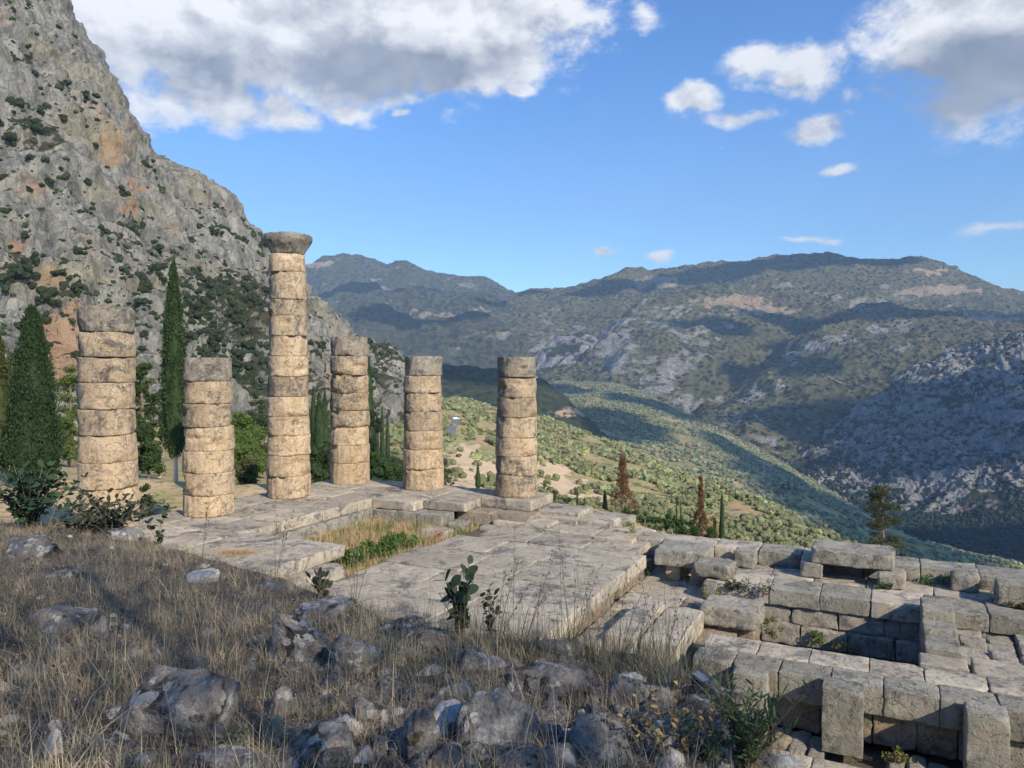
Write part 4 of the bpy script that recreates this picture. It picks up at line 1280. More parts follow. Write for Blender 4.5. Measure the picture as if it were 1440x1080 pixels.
def cypress(px, d, top, wpx, label, foot=0.06, n=260, per=36, base=(0.045, 0.08, 0.028), group=None, trunk_mat='bark', seed=0, leaf=None):
    rs = np.random.RandomState(1000 + seed + int(px))
    x, y, z, h = px_spot(px, d, top)
    R = wpx / FPX * d / 2
    t = thing('cypress_tree', label, 'cypress', (x, y, z), 0, group)
    u = rs.rand(n) ** 0.9
    prof = lambda s: np.clip(np.minimum(s / 0.16, 1) ** 0.5 * (1 - s) ** 0.62 * 1.12, 0.03, 1)
    th = rs.rand(n) * 6.283
    rr = prof(u) * R * rs.uniform(.68, 1.02, n)
    zz = h * (foot + (1 - foot) * u * 0.965)
    C = np.stack([np.cos(th) * rr, np.sin(th) * rr, zz], 1)
    rad = np.full(n, max(R * 0.30, .06)) * rs.uniform(.7, 1.25, n) * (0.45 + 0.55 * prof(u))
    crown('foliage', t, C, rad, per, leaf or max(R * 0.13, 0.05), base, rs, flat=2.0, up=1.6, core=0.0, aspect=0.45, var=0.35)
    # dense inner body
    s = np.linspace(0, 1, 40)
    na = 28
    V = []
    for k in s:
        a = np.arange(na) * 6.283 / na
        V.append(np.stack([np.cos(a) * prof(k) * R * .84, np.sin(a) * prof(k) * R * .84, np.full(na, h * (foot + (1 - foot) * k * .97))], 1))
    V = np.concatenate(V)
    V[:, :2] *= (1 + 0.22 * fbm((V + seed * 7) / max(R * .45, .1) * np.array([1, 1, .5]), 3))[:, None]
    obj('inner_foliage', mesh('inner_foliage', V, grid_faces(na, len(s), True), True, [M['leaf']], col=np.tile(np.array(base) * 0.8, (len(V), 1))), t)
    tv, tf = tube([(0, 0, -1), (0, 0, h * foot), (0, 0, h * .5)], [R * .16 + .04, R * .13 + .03, .03])
    obj('trunk', mesh('trunk', tv, tf, True, [M[trunk_mat]]), t)
    return t


def bush(px, d, top, wpx, label, base=(0.06, 0.10, 0.03), group=None, seed=0, n=14, per=60, leaf=None, name='shrub', hfrac=1.0, z=None, cat=None, up=0.2):
    rs = np.random.RandomState(1000 + seed + int(px) * 3 + 1)
    x, y, gz_, h = px_spot(px, d, top)
    if z is not None:
        h = h + gz_ - z; gz_ = z
    R = wpx / FPX * d / 2
    t = thing(name, label, cat or 'shrub', (x, y, gz_), 0, group)
    C = np.stack([rs.uniform(-1, 1, n) * R * .7, rs.uniform(-1, 1, n) * R * .7, rs.uniform(.15, .85, n) * h * hfrac], 1)
    C[:, :2] *= (1.1 - 0.5 * (C[:, 2:3] / max(h, .1)))
    rad = np.full(n, min(R, h) * .38) * rs.uniform(.7, 1.25, n)
    crown('foliage', t, C, rad, per, leaf or max(min(R, h) * .12, .04), base, rs, core=0.6, up=up)
    sv = []
    for k in range(3):
        a = rs.uniform(-.4, .4, 2) * R
        sv.append(tube([(0, 0, -.3), (a[0] * .5, a[1] * .5, h * .3), (a[0], a[1], h * .7)], [.05 + R * .03, .04, .015], 6))
    v_, f_ = join(sv)
    obj('stem', mesh('stem', v_, f_, True, [M['bark']]), t)
    return t


def pine(px, d, top, wpx, label, base=(0.07, 0.11, 0.025), seed=0, lean=(0.0, 0.0), clumps=22, low=0.35, per=110, leaf=0.28, bare=False, flat=0.5, trunk='bark', group=None):
    rs = np.random.RandomState(1000 + seed + int(px) * 5 + 2)
    x, y, z, h = px_spot(px, d, top)
    R = wpx / FPX * d / 2
    t = thing('pine_tree', label, 'pine', (x, y, z), 0, group)
    top_ = np.array([lean[0] * h, lean[1] * h, h])
    pts = [np.array([0, 0, -.6]), np.array([lean[0] * h * .2 + rs.uniform(-.1, .1), 0, h * .33]), np.array([lean[0] * h * .6, lean[1] * h * .6, h * .68]), top_ * .97]
    tr = 0.035 * h * (0.6 if bare else .8)
    tv, tf = tube(pts, [tr, tr * .8, tr * .5, tr * .15], 9)
    to = obj('trunk', mesh('trunk', tv, tf, True, [M[trunk]]), t)
    C, rad, limbs = [], [], []
    for i in range(clumps):
        s = low + (1 - low) * (i + rs.rand()) / clumps
        p0 = np.array([np.interp(s, [0, .33, .68, 1], [q[k] for q in pts]) for k in range(3)])
        a = rs.rand() * 6.283
        ext = R * (1.05 - 0.75 * (s - low) / (1 - low)) * rs.uniform(.45, 1.0)
        p1 = p0 + np.array([math.cos(a) * ext, math.sin(a) * ext, rs.uniform(-.05, .12) * h])
        limbs.append(tube([p0, (p0 + p1) / 2 + np.array([0, 0, -.03 * h]), p1], [tr * .28, tr * .18, tr * .05], 5))
        C.append(p1); rad.append(R * rs.uniform(.26, .42))
        if not bare:
            C.append((p0 + p1) / 2 + rs.normal(size=3) * R * .08); rad.append(R * rs.uniform(.18, .3))
    lv, lf = join(limbs)
    obj('limb', mesh('limb', lv, lf, True, [M[trunk]]), t)
    crown('foliage', t, C, rad, per, leaf, base, rs, flat=flat, core=0.35 if not bare else 0, up=.5, aspect=.3)
    return t


DEEP = (0.035, 0.062, 0.022)
cypress(47, 38, 428, 72, 'broad dark cypress left of the stout column', foot=0.02, n=620, per=46, leaf=.13, seed=1, base=(0.036, 0.068, 0.024), trunk_mat='pale_bark')
cypress(-6, 44, 448, 62, 'yellowish green cypress cut off by the left picture edge', foot=0.08, n=300, per=46, leaf=.15, base=(0.07, 0.085, 0.025), seed=2)
cypress(246, 42, 364, 40, 'tall slender cypress between the two leftmost columns', foot=0.11, n=520, per=40, leaf=.13, seed=3, trunk_mat='pale_bark')
cypress(441, 88, 540, 16, 'dark cypress just right of the tallest column', n=160, per=26, seed=4)
cypress(457, 84, 545, 18, 'dark cypress against the left side of the corner column', n=160, per=26, seed=5)
cypress(519, 104, 500, 22, 'bulky dark cypress just right of the corner column', n=200, per=26, seed=6)
cypress(510, 112, 520, 14, 'cypress half hidden behind the corner column', n=120, per=26, seed=7)
for k, (px, tp) in enumerate([(530, 577), (537.5, 569), (545, 580)]):
    cypress(px, 170 + k, tp, 8.5, ['left', 'middle', 'right'][k] + ' one of three slim cypresses standing together on the slope', n=90, per=20, seed=8 + k, group='three slim cypresses on the slope')
cypress(672, 120, 650, 9, 'small lone cypress left of the rightmost column', n=90, per=22, seed=12)
cypress(812, 75, 686, 7, 'tiny cypress in the clearing, left one of two', n=60, per=20, seed=13)
cypress(822, 72, 697, 8, 'tiny cypress in the clearing, right one of two', n=60, per=20, seed=14)
cypress(851, 60, 690, 15, 'small green cypress left of the big dead one', n=120, per=24, seed=15)
cypress(1016, 58, 688, 11, 'slim green cypress right of the dead cypresses', n=140, per=26, seed=16)
cypress(952, 66, 705, 6, 'very thin cypress between the dead ones, left of a pair', n=60, per=20, seed=17)
cypress(958, 66, 698, 5, 'very thin cypress between the dead ones, right of a pair', n=60, per=20, seed=18)
cypress(1101, 900, 682, 5, 'distant cypress on the shaded grove slope, left of a pair', n=40, per=10, seed=19, leaf=1.2)
cypress(1110, 880, 680, 5, 'distant cypress on the shaded grove slope, right of a pair', n=40, per=10, seed=20, leaf=1.2)
DEAD = (0.20, 0.095, 0.045)


def dead_cypress(px, d, top, wpx, label, seed):
    rs = np.random.RandomState(seed)
    x, y, z, h = px_spot(px, d, top)
    R = wpx / FPX * d / 2
    t = thing('dead_cypress', label, 'dead tree', (x, y, z))
    tv, tf = tube([(0, 0, -.5), (0, 0, h * .5), (.05, 0, h * .93)], [.12, .08, .02])
    obj('trunk', mesh('trunk', tv, tf, True, [M['bark']]), t)
    n = 150
    u = rs.rand(n)
    wprof = np.where(u < .62, 0.9 * np.sin(np.clip(u / .62, 0, 1) * 3.0 + .14) + .15, .26 * (1 - (u - .62) / .42))
    th = rs.rand(n) * 6.283
    C = np.stack([np.cos(th) * wprof * R * .85, np.sin(th) * wprof * R * .85, h * (0.08 + .9 * u)], 1)
    br = [tube([(0, 0, max(c[2] - .5, .1)), (c[0] * .5, c[1] * .5, c[2] - .12), tuple(c)], [.03, .02, .008], 4) for c in C]
    v_, f_ = join(br)
    obj('branch', mesh('branch', v_, f_, True, [M['bark']]), t)
    crown('dead_foliage', t, C, np.full(n, R * .19), 50, .11, DEAD, rs, flat=1.5, core=0, up=.6, var=.4)


dead_cypress(876, 58, 640, 50, 'large rust-brown dead cypress beyond the terrace edge', 1)
dead_cypress(986, 58, 670, 26, 'narrower rust-brown dead cypress further right', 2)
dead_cypress(1006, 55, 728, 16, 'low dead brown cypress stump beside the slim green one', 3)

pine(200, 62, 512, 66, 'dark green pine behind the gap between the two leftmost columns', base=(0.05, 0.085, 0.02), seed=1, clumps=26, low=.3, per=150, leaf=.26)
pine(222, 54, 560, 26, 'thin pine with a long bare leaning trunk beside the slender cypress', seed=2, lean=(.18, 0), clumps=7, low=.35, trunk='pale_bark', per=80)
pine(100, 78, 520, 60, 'light green pine left of the stout column', base=(0.10, 0.14, 0.03), seed=3, clumps=20, low=.2, per=120)
pine(340, 70, 585, 70, 'bright green pine left of the tallest column', base=(0.10, 0.15, 0.03), seed=4, clumps=22, low=.2, per=150)
pine(362, 95, 560, 40, 'darker pine farther behind, touching the tallest column', base=(0.05, 0.08, 0.025), seed=5, clumps=16, low=.2)
pine(452, 66, 628, 44, 'green pine between tallest and corner column', base=(0.06, 0.10, 0.025), seed=6, clumps=20, low=.1, per=130)
pine(528, 66, 640, 50, 'low green pine right of the corner column', base=(0.06, 0.10, 0.025), seed=7, clumps=22, low=.1, per=130)
pine(560, 70, 650, 50, 'low green pine left of the even seven-drum column', base=(0.05, 0.09, 0.025), seed=8, clumps=22, low=.1, per=130)
pine(1243, 60, 688, 62, 'ragged sparse conifer beyond the bridging slab', base=(0.075, 0.085, 0.035), seed=9, clumps=40, low=.2, per=150, leaf=.22, bare=True, flat=.35, trunk='bark')
bush(350, 44, 640, 52, 'rounded olive green bush between second and tallest column', (0.085, 0.10, 0.035), seed=1, n=26, per=120, leaf=.12)
bush(318, 42, 668, 20, 'small bush right beside the short seven-drum column', (0.06, 0.08, 0.03), seed=2)
bush(205, 30, 672, 24, 'dark weed bush between the two leftmost columns', (0.05, 0.08, 0.03), seed=3, n=16, per=80, leaf=.1)
bush(763, 75, 668, 16, 'grey green bush touching the rightmost column', (0.09, 0.11, 0.05), seed=4)
bush(782, 72, 676, 30, 'green bush right of the rightmost column', (0.07, 0.10, 0.035), seed=5, n=18, per=80)
bush(800, 70, 692, 24, 'low bush at the edge of the platform corner', (0.05, 0.08, 0.03), seed=6)
bush(618, 100, 640, 30, 'dark bush on red earth beyond the even seven-drum column', (0.04, 0.065, 0.03), seed=7)
for k, (px, tp, w_) in enumerate([(862, 708, 24), (890, 700, 34), (906, 706, 30), (925, 716, 30), (944, 712, 30), (962, 718, 28), (978, 714, 30), (998, 726, 24), (842, 712, 16)]):
    bush(px, 50 + (k * 7 % 5), tp, w_, 'deep green leafy bush in the row beyond the terrace edge', (0.045, 0.085, 0.022), group='leafy bushes beyond the terrace edge', seed=20 + k, n=18, per=90, leaf=.12, up=.4)
bush(1270, 52, 758, 52, 'bush with brown twigs right of the ragged conifer', (0.06, 0.085, 0.03), seed=40, n=16, per=90, leaf=.1)
bush(1215, 56, 752, 30, 'dull green bush at the left foot of the ragged conifer', (0.05, 0.07, 0.03), seed=41, n=12, per=90, leaf=.1)

bush(345, 63, 592, 74, 'bright green bushy growth between second and tallest column', (0.10, 0.15, 0.035), seed=50, n=44, per=110, leaf=.2)
bush(368, 78, 575, 44, 'dark growth right behind the tallest column', (0.045, 0.07, 0.025), seed=51, n=30, per=100, leaf=.2)
bush(208, 52, 590, 52, 'dark green bushy pine growth beside the slender cypress', (0.05, 0.085, 0.025), seed=52, n=40, per=110, leaf=.18)
bush(96, 62, 575, 40, 'light green bushy growth left of the stout column', (0.11, 0.15, 0.04), seed=53, n=30, per=110, leaf=.18)
bush(452, 62, 622, 56, 'dark green bushes between the tallest and the corner column', (0.045, 0.075, 0.025), seed=54, n=36, per=110, leaf=.18)
bush(543, 62, 640, 66, 'dark green bushes between the corner column and the even column', (0.045, 0.08, 0.025), seed=55, n=44, per=110, leaf=.18)
bush(523, 92, 560, 34, 'tall dark mass of trees right of the corner column', (0.03, 0.05, 0.02), seed=56, n=34, per=100, leaf=.25)
cypress(449, 80, 550, 24, 'broad dark cypress between tallest and corner column', n=220, per=30, seed=57)
bush(580, 110, 615, 22, 'round bush left of the even column', (0.06, 0.08, 0.035), seed=58)
bush(632, 105, 655, 16, 'round grey green bush on the sandy clearing', (0.07, 0.09, 0.04), seed=59)

# ---- groves: the nearest olive trees one by one, the rest as one mass
OL = (0.195, 0.205, 0.095)
protos = []
for k in range(6):
    rs = np.random.RandomState(300 + k)
    n = 12
    C = rs.normal(size=(n, 3)) * np.array([.42, .42, .22]) + np.array([0, 0, .62])
    P_, d = clump_cloud(C, rs.uniform(.28, .46, n), 46, rs, .85)
    V, F = leaf_quads(P_, .17, rs, .1, .6, d)
    c = tints(len(P_), OL, .3, rs)
    iv, if_ = ico(2)
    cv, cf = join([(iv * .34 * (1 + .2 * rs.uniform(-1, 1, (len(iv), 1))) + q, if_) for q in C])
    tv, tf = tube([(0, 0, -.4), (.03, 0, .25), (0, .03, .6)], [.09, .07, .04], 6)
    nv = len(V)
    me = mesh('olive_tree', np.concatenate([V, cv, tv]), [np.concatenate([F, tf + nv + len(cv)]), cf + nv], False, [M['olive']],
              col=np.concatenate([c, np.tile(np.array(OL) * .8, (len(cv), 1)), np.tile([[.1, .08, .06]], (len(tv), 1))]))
    protos.append(me)


def scatter_screen(n, px0, px1, d0, d1, rs, dens_scale, thr):
    """random spots, uniform over the land, thinned by noise"""
    d = np.sqrt(rs.uniform(d0 ** 2, d1 ** 2, n))
    px = rs.uniform(px0, px1, n)
    x = (px - 720) / FPX * d
    m = fbm(np.stack([x, d, 0 * x], 1) / dens_scale, 3) > thr
    return px[m], x[m], d[m]


GB = BVHTree.FromPolygons(gB.reshape(-1, 3).tolist(), grid_faces(gB.shape[1], gB.shape[0]).tolist())
GC_ = BVHTree.FromPolygons(gC.reshape(-1, 3).tolist(), grid_faces(gC.shape[1], gC.shape[0]).tolist())


def drop(bv, xs, ys):
    out = []
    for x, y in zip(xs, ys):
        h = bv.ray_cast(Vector((x, y, 900)), Vector((0, 0, -1)))
        out.append(h[0].z if h[0] is not None else np.nan)
    return np.array(out)


rs = np.random.RandomState(11)
px, x, d = scatter_screen(42000, 545, 1330, 130, 960, rs, 34, -0.02)
crest_d = np.interp(px, [560, 640, 700, 770, 850, 930, 1000, 1060, 1140, 1200, 1330], [540, 900, 890, 830, 730, 600, 500, 440, 350, 300, 250])
z = drop(GB, x, d)
zpx = 512 + (EYE - z) / d * FPX
bare = blobs(px, zpx, [(665, 668, 46, 26, 1.4), (650, 640, 28, 16, 1.1), (790, 690, 50, 16, 1.4), (835, 706, 36, 14, 1.2), (775, 662, 26, 12, 1.2), (637, 600, 12, 22, 1.1)])
ok = (d < crest_d) & (z > -300) & (bare < .35 + .4 * rs.rand(len(d))) & ~((px < 620) & (d < 260))
px, x, d, z, zpx = px[ok], x[ok], d[ok], z[ok], zpx[ok]
R = (0.55 + rs.gamma(2.2, .32, len(x))).clip(.6, 2.4)
vis = (zpx < np.interp(px, [545, 640, 700, 760, 850, 1140, 1330], [690, 690, 695, 715, 745, 775, 800]))
px, x, d, z, R = px[vis], x[vis], d[vis], z[vis], R[vis]
order = np.argsort(d / R)
near, rest = order[:290], order[290:19000]
for i in near:
    o = obj('olive_tree', protos[i % 6], None, (x[i], d[i], z[i] - .1), rs.rand() * 6)
    o.scale = (R[i] * 1.15, R[i] * 1.15, R[i] * rs.uniform(.9, 1.2))
    tag(o, 'grey green olive tree in the near grove on the sunlit slope', 'olive tree', 'olive trees of the near grove')


def mass(name, label, xs, ys, zs, R, sub, base, rs, var=.45, sq=.8, mat='olive'):
    iv, if_ = ico(sub)
    n = len(xs)
    k = 1 + .42 * rs.uniform(-1, 1, (n, len(iv), 1))
    V = iv[None] * k * R[:, None, None] * np.array([1, 1, sq])
    V = V + np.stack([xs, ys, zs + R * .55], 1)[:, None, :]
    F = (if_[None] + (np.arange(n) * len(iv))[:, None, None]).reshape(-1, 3)
    c = np.array(base)[None] * (1 + var * rs.uniform(-1, 1, (n, 1))) * (1 + .1 * rs.uniform(-1, 1, (n, 3)))
    c = np.repeat(c, len(iv), 0)
    o = obj(name, mesh(name, V.reshape(-1, 3), F, False, [M[mat]], col=c))
    return tag(o, label, None, None, 'stuff')


tag(mass('olive_grove', 'olive trees packed over the sunlit slope', x[rest], d[rest], z[rest], R[rest], 2, OL, rs), cat='grove')
px, x, d = scatter_screen(52000, 540, 1440, 420, 2650, rs, 90, -0.35)
z = drop(GC_, x, d)
ok = ~np.isnan(z)
R = rs.uniform(1.5, 3.3, len(x)) * (0.8 + d / 5200)
tag(mass('shaded_grove', 'darker groves covering the valley slope below', x[ok], d[ok], z[ok], R[ok], 1, (0.185, 0.20, 0.115), rs), cat='grove')

# ---- shrubs rooted in the cliff
fa = gA.reshape(-1, 3)
rs = np.random.RandomState(21)
cand = rs.choice(len(fa), 60000, replace=False)
Pc = fa[cand]
Pc = Pc[Pc[:, 1] < np.inf]
row = cand // gA.shape[1]
Pc = fa[cand[(row > 24) & (row < 24 + 190 + 226)]]
pxc = 720 + Pc[:, 0] / Pc[:, 1] * FPX
pyc = 512 + (EYE - Pc[:, 2]) / Pc[:, 1] * FPX
tc = np.zeros((len(Pc), 3)); tintA(tc, pxc, pyc, Pc)
dn = fbm(Pc / 38 + 4, 3) * 0.5 + (tc[:, 0] - .5) * 1.5 + fbm(Pc / 9, 2) * .25
inview = (pxc > -120) & (pxc < 600) & (pyc > -40) & (pyc < 660) & (tc[:, 2] < .6)
keepm = inview & (dn > rs.uniform(-.45, 1.5, len(Pc)) + .25)
Pc, dn = Pc[keepm], dn[keepm]
Rc = rs.gamma(1.8, .5, len(Pc)).clip(.4, 3.8) * (1.05 + .5 * np.clip(dn, 0, 1))
sel = rs.permutation(len(Pc))[:7500]
Pc, Rc = Pc[sel], Rc[sel]
shp = []
SH = (0.04, 0.058, 0.024)
for k in range(5):
    r2 = np.random.RandomState(400 + k)
    n = 9
    C = r2.normal(size=(n, 3)) * np.array([.4, .4, .25]) + np.array([0, 0, .4])
    P_, dd = clump_cloud(C, r2.uniform(.3, .5, n), 40, r2, .9)
    V, F = leaf_quads(P_, .2, r2, .2, .6, dd)
    iv, if_ = ico(2)
    cv, cf = join([(iv * .36 * (1 + .2 * r2.uniform(-1, 1, (len(iv), 1))) + q, if_) for q in C])
    shp.append(mesh('cliff_shrub', np.concatenate([V, cv]), [F, cf + len(V)], False, [M['leaf']], col=np.concatenate([tints(len(P_), SH, .35, r2), np.tile(np.array(SH) * .8, (len(cv), 1))])))
o_ = np.argsort(-Rc / Pc[:, 1])
for i in o_[:270]:
    o = obj('cliff_shrub', shp[i % 5], None, Pc[i] - np.array([0, 0, Rc[i] * .2]), rs.rand() * 6)
    o.scale = (Rc[i], Rc[i], Rc[i] * rs.uniform(.7, 1.1))
    tag(o, 'dark evergreen shrub rooted in the grey cliff', 'shrub', 'shrubs growing on the cliff')
q = o_[270:]
tag(mass('cliff_scrub', 'small dark scrub dotted over the grey cliff', Pc[q, 0], Pc[q, 1], Pc[q, 2] - Rc[q] * .5, Rc[q] * .8, 2, SH, rs, mat='leaf'), cat='scrub')

# ---- scrub on the crag and the spur across the valley
for (nm, g, cnt, r0, r1, lab, thr) in [('crag_scrub', gD4, 3400, 2.5, 6.5, 'dark scrub growing in the gullies of the crag', -.25), ('spur_scrub', gD3, 3600, 2.5, 6, 'dark scrub covering the long mountain spur', -.5)]:
    f_ = g.reshape(-1, 3)
    Pc = f_[rs.choice(len(f_), cnt * 3)]
    pxc = 720 + Pc[:, 0] / Pc[:, 1] * FPX
    ok = (pxc < 1480) & (fbm(Pc / 70, 3) > thr) & (np.arange(len(Pc)) < 1e9)
    Pc = Pc[ok][:cnt]
    tag(mass(nm, lab, Pc[:, 0], Pc[:, 1], Pc[:, 2] - 3, rs.gamma(2.5, 1.5, len(Pc)).clip(r0 * .6, r1), 1, (0.035, 0.048, 0.024), rs, mat='leaf'), cat='scrub')

f_ = gD4.reshape(-1, 3)
rowz = np.repeat(np.arange(gD4.shape[0]), gD4.shape[1])
sel = rs.choice(np.where(rowz < 46)[0], 15000)
Pc = f_[sel] + rs.normal(0, 6, (15000, 3)) * np.array([1, 1, 0])
pxc = 720 + Pc[:, 0] / Pc[:, 1] * FPX
Pc = Pc[(pxc > 1070) & (pxc < 1480)][:9000]
tag(mass('valley_wood', 'dark pine wood at the foot of the crag', Pc[:, 0], Pc[:, 1], Pc[:, 2] - 2, rs.uniform(2.2, 5.0, len(Pc)), 1, (0.035, 0.055, 0.028), rs, mat='leaf', sq=1.1), cat='wood')

# ---- road with a car on the far slope, pale tracks across the valley
def strip(name, pts, w_, mat, bv=None, lift=.35):
    bvh = bv or BV
    P_ = []
    for (a, b) in zip(pts[:-1], pts[1:]):
        for k in range(8):
            q = (a[0] + (b[0] - a[0]) * k / 8, a[1] + (b[1] - a[1]) * k / 8)
            h = bvh.ray_cast(Vector((0, 0, EYE)), Vector(pix_dir(*q)).normalized())
            if h[0] is not None: P_.append(np.array(h[0]))
    if len(P_) < 3: return None
    P_ = np.array(P_)
    P_ = np.stack([np.convolve(np.pad(P_[:, k], 2, mode='edge'), np.ones(5) / 5, 'valid') for k in range(3)], 1)
    t = np.gradient(P_, axis=0); n = np.stack([-t[:, 1], t[:, 0], 0 * t[:, 0]], 1); n /= np.linalg.norm(n, axis=1)[:, None] + 1e-9
    V = np.concatenate([P_ + n * w_ / 2 + [0, 0, lift], P_ - n * w_ / 2 + [0, 0, lift]])
    m_ = len(P_)
    i = np.arange(m_ - 1)
    o = obj(name, mesh(name, V, np.stack([i, i + 1, i + 1 + m_, i + m_], 1), True, [M[mat]]))
    tag(o, kind='structure')
    return P_


road = strip('road', [(631, 617), (635, 604), (641, 596), (640, 589), (636, 585)], 4.5, 'asphalt', GB, .6)
D3B = BVHTree.FromPolygons(gD3.reshape(-1, 3).tolist(), grid_faces(gD3.shape[1], gD3.shape[0]).tolist())
strip('dirt_track', [(1160, 528), (1178, 537), (1190, 543), (1202, 550)], 4.5, 'dirt', D3B, 2.5)
strip('dirt_track', [(1060, 583), (1075, 597), (1096, 604)], 4.5, 'dirt', D3B, 2.5)
strip('dirt_track', [(1118, 748), (1122, 736), (1130, 726)], 7, 'dirt', GC_, 2)
if road is not None:
    p = road[len(road) * 2 // 3]
    car = thing('parked_car', 'tiny white car on the bend of the road', 'car', (p[0], p[1], p[2] + .6), 0.6)
    bm = bmesh.new()
    prof_ = [(-2.1, .35), (-2.1, .85), (-1.5, .95), (-1.0, 1.42), (.7, 1.45), (1.25, .98), (2.1, .8), (2.15, .35)]
    fr = [bm.verts.new((a, -.85, b)) for a, b in prof_]; bk = [bm.verts.new((a, .85, b)) for a, b in prof_]
    bm.faces.new(fr); bm.faces.new(bk[::-1])
    for k in range(len(fr)):
        bm.faces.new([fr[k], bk[k], bk[(k + 1) % len(fr)], fr[(k + 1) % len(fr)]])
    me = bpy.data.meshes.new('body'); bm.to_mesh(me); bm.free()
    M['car_paint'] = material('white_paint', lambda t: ((0.75, 0.76, 0.78), None), 0.3)
    me.materials.append(M['car_paint'])
    obj('body', me, car)
    for (wx, wy) in [(-1.3, -.8), (-1.3, .8), (1.3, -.8), (1.3, .8)]:
        tv, tf = tube([(wx, wy - .1, .33), (wx, wy + .1, .33)], [.33, .33], 14)
        me = mesh('wheel', np.concatenate([tv, [[wx, wy - .1, .33], [wx, wy + .1, .33]]]), [tf, np.array([[28, (i + 1) % 14, i] for i in range(14)] + [[29, 14 + i, 14 + (i + 1) % 14] for i in range(14)])], False, [M['asphalt']])
        obj('wheel', me, car)
# ------------------------------------------------------------------ foreground bank: stones, dry grass, plants
def bank_hit(px, py):
    """where the line of sight of a pixel meets the bank"""
    dx, dy, dz = pix_dir(px, py)
    d = np.arange(2.0, 26, 0.02)
    z = bankZ(dx / dy * d, d)
    below = (EYE + dz / dy * d) < z
    if not below.any(): return None
    k = int(np.argmax(below))
    return dx / dy * d[k], d[k], z[k]


def root_at(px, py):
    """the bank below a pixel; above its skyline, the nearest point on the brow"""
    for q in range(0, 120, 2):
        h = bank_hit(px, py + q)
        if h is not None: return h
    return 0, 5, 3.3


def rock_mesh(w_, d_, h_, seed, mat='rock', sub=5, ang=1.0):
    rs = np.random.RandomState(seed)
    V, F = ico(sub)
    off = rs.rand(3) * 60
    V = V.copy()
    # a few cut planes give the stone its facets
    for _ in range(rs.randint(11, 18)):
        n = rs.normal(size=3); n /= np.linalg.norm(n)
        c = rs.uniform(.42, .82)
        s = V @ n
        V = V - np.clip(s - c, 0, None)[:, None] * n * 0.98
    q = V + off
    dsp = fbm(q * 1.5, 3, .5) * .10 * ang + ridged(q * 2.4, 5, .62) * .060 * ang + fbm(q * 11, 3, .65) * .022
    V = V * (1 + dsp)[:, None]
    V = V / np.abs(V).max(0) * 0.95
    V = V * np.array([w_ / 2, d_ / 2, h_ / 2]) * 1.16
    return mesh('boulder', V, F, True, [M[mat]])


ROCKS = [  # px, py of the middle, width, height (photo pixels), label, tilt
    (215, 985, 178, 150, 'largest grey boulder in the dry grass, pale lichen on top, lower left', .35),
    (420, 905, 92, 100, 'pointed boulder with a black stain, in front of the broad landing', .1),
    (497, 925, 84, 84, 'brown spotted boulder right of the black stained one', 0),
    (707, 1022, 126, 104, 'rounded rough boulder at the bottom centre', 0),
    (590, 1030, 66, 130, 'upright dark stone wedged between boulders, bottom centre', .2),
    (515, 1005, 70, 66, 'pinkish split stone left of the upright dark stone', 0),
    (845, 1035, 110, 110, 'white crusted boulder right of the rounded one', .1),
    (905, 972, 110, 44, 'long pale flat rock at the right end of the bank', .05),
    (1012, 965, 66, 76, 'blue grey smooth boulder leaning against the short pillar', -.6),
    (760, 962, 120, 50, 'low dark rock with a brown hollow above the rounded boulder', 0),
    (950, 1040, 110, 100, 'grey rock behind the yellowed leaves at the bottom right', .1),
    (1060, 1050, 70, 70, 'grey rock under the green shrub at the bottom right', 0),
    (80, 874, 84, 34, 'long low pale rock on the left slope', .1),
    (140, 880, 42, 46, 'squat grey rock beside the long low one', 0),
    (30, 765, 80, 60, 'grey rock under the dark bush at the left edge', .1),
    (88, 722, 44, 44, 'upright pale rock on the skyline of the bank', 0),
    (90, 806, 62, 18, 'flat stone slab lying in the grass on the left slope', 0),
    (70, 1048, 34, 50, 'small white split stone at the bottom left', 0),
    (70, 1022, 26, 18, 'bluish pebble on top of the white split stone', 0),
    (280, 812, 44, 22, 'bluish stone half buried near the top of the bank', 0),
    (170, 750, 56, 26, 'brownish stone near the skyline bush', 0),
    (385, 826, 40, 26, 'stone at the brow of the bank below the landing', 0),
    (390, 985, 44, 80, 'whitish jagged stone right of the largest boulder', .2),
    (30, 940, 60, 44, 'dark half buried rock at the left edge', 0),
    (450, 855, 90, 34, 'dark rock behind the black stained boulder', 0),
    (600, 905, 90, 30, 'grey ledge rock below the round-leaved sapling', 0),
    (790, 908, 70, 36, 'pale slanting rock on the brow below the paved floor', .2),
    (560, 880, 80, 30, 'lichen covered ledge left of the round-leaved sapling', 0),
    (985, 1000, 70, 34, 'flat brown stone in front of the blue grey boulder', 0),
    (640, 975, 60, 40, 'dark lump between ledge rock and rounded boulder', 0),
    (640, 1075, 90, 40, 'broad flat stone at the bottom edge under the rounded boulder', 0),
    (780, 1075, 90, 50, 'brown stone at the bottom edge, right of the centre', 0),
    (320, 1070, 120, 44, 'flat mossy stone at the bottom edge below the largest boulder', 0),
    (455, 1050, 80, 60, 'cracked stone at the bottom edge left of the upright dark one', 0),
    (1080, 1010, 46, 40, 'small stone at the right tip of the bank', 0),
    (1010, 1075, 70, 40, 'stone at the bottom edge among the green shrub', 0),
]
rock_boxes = []
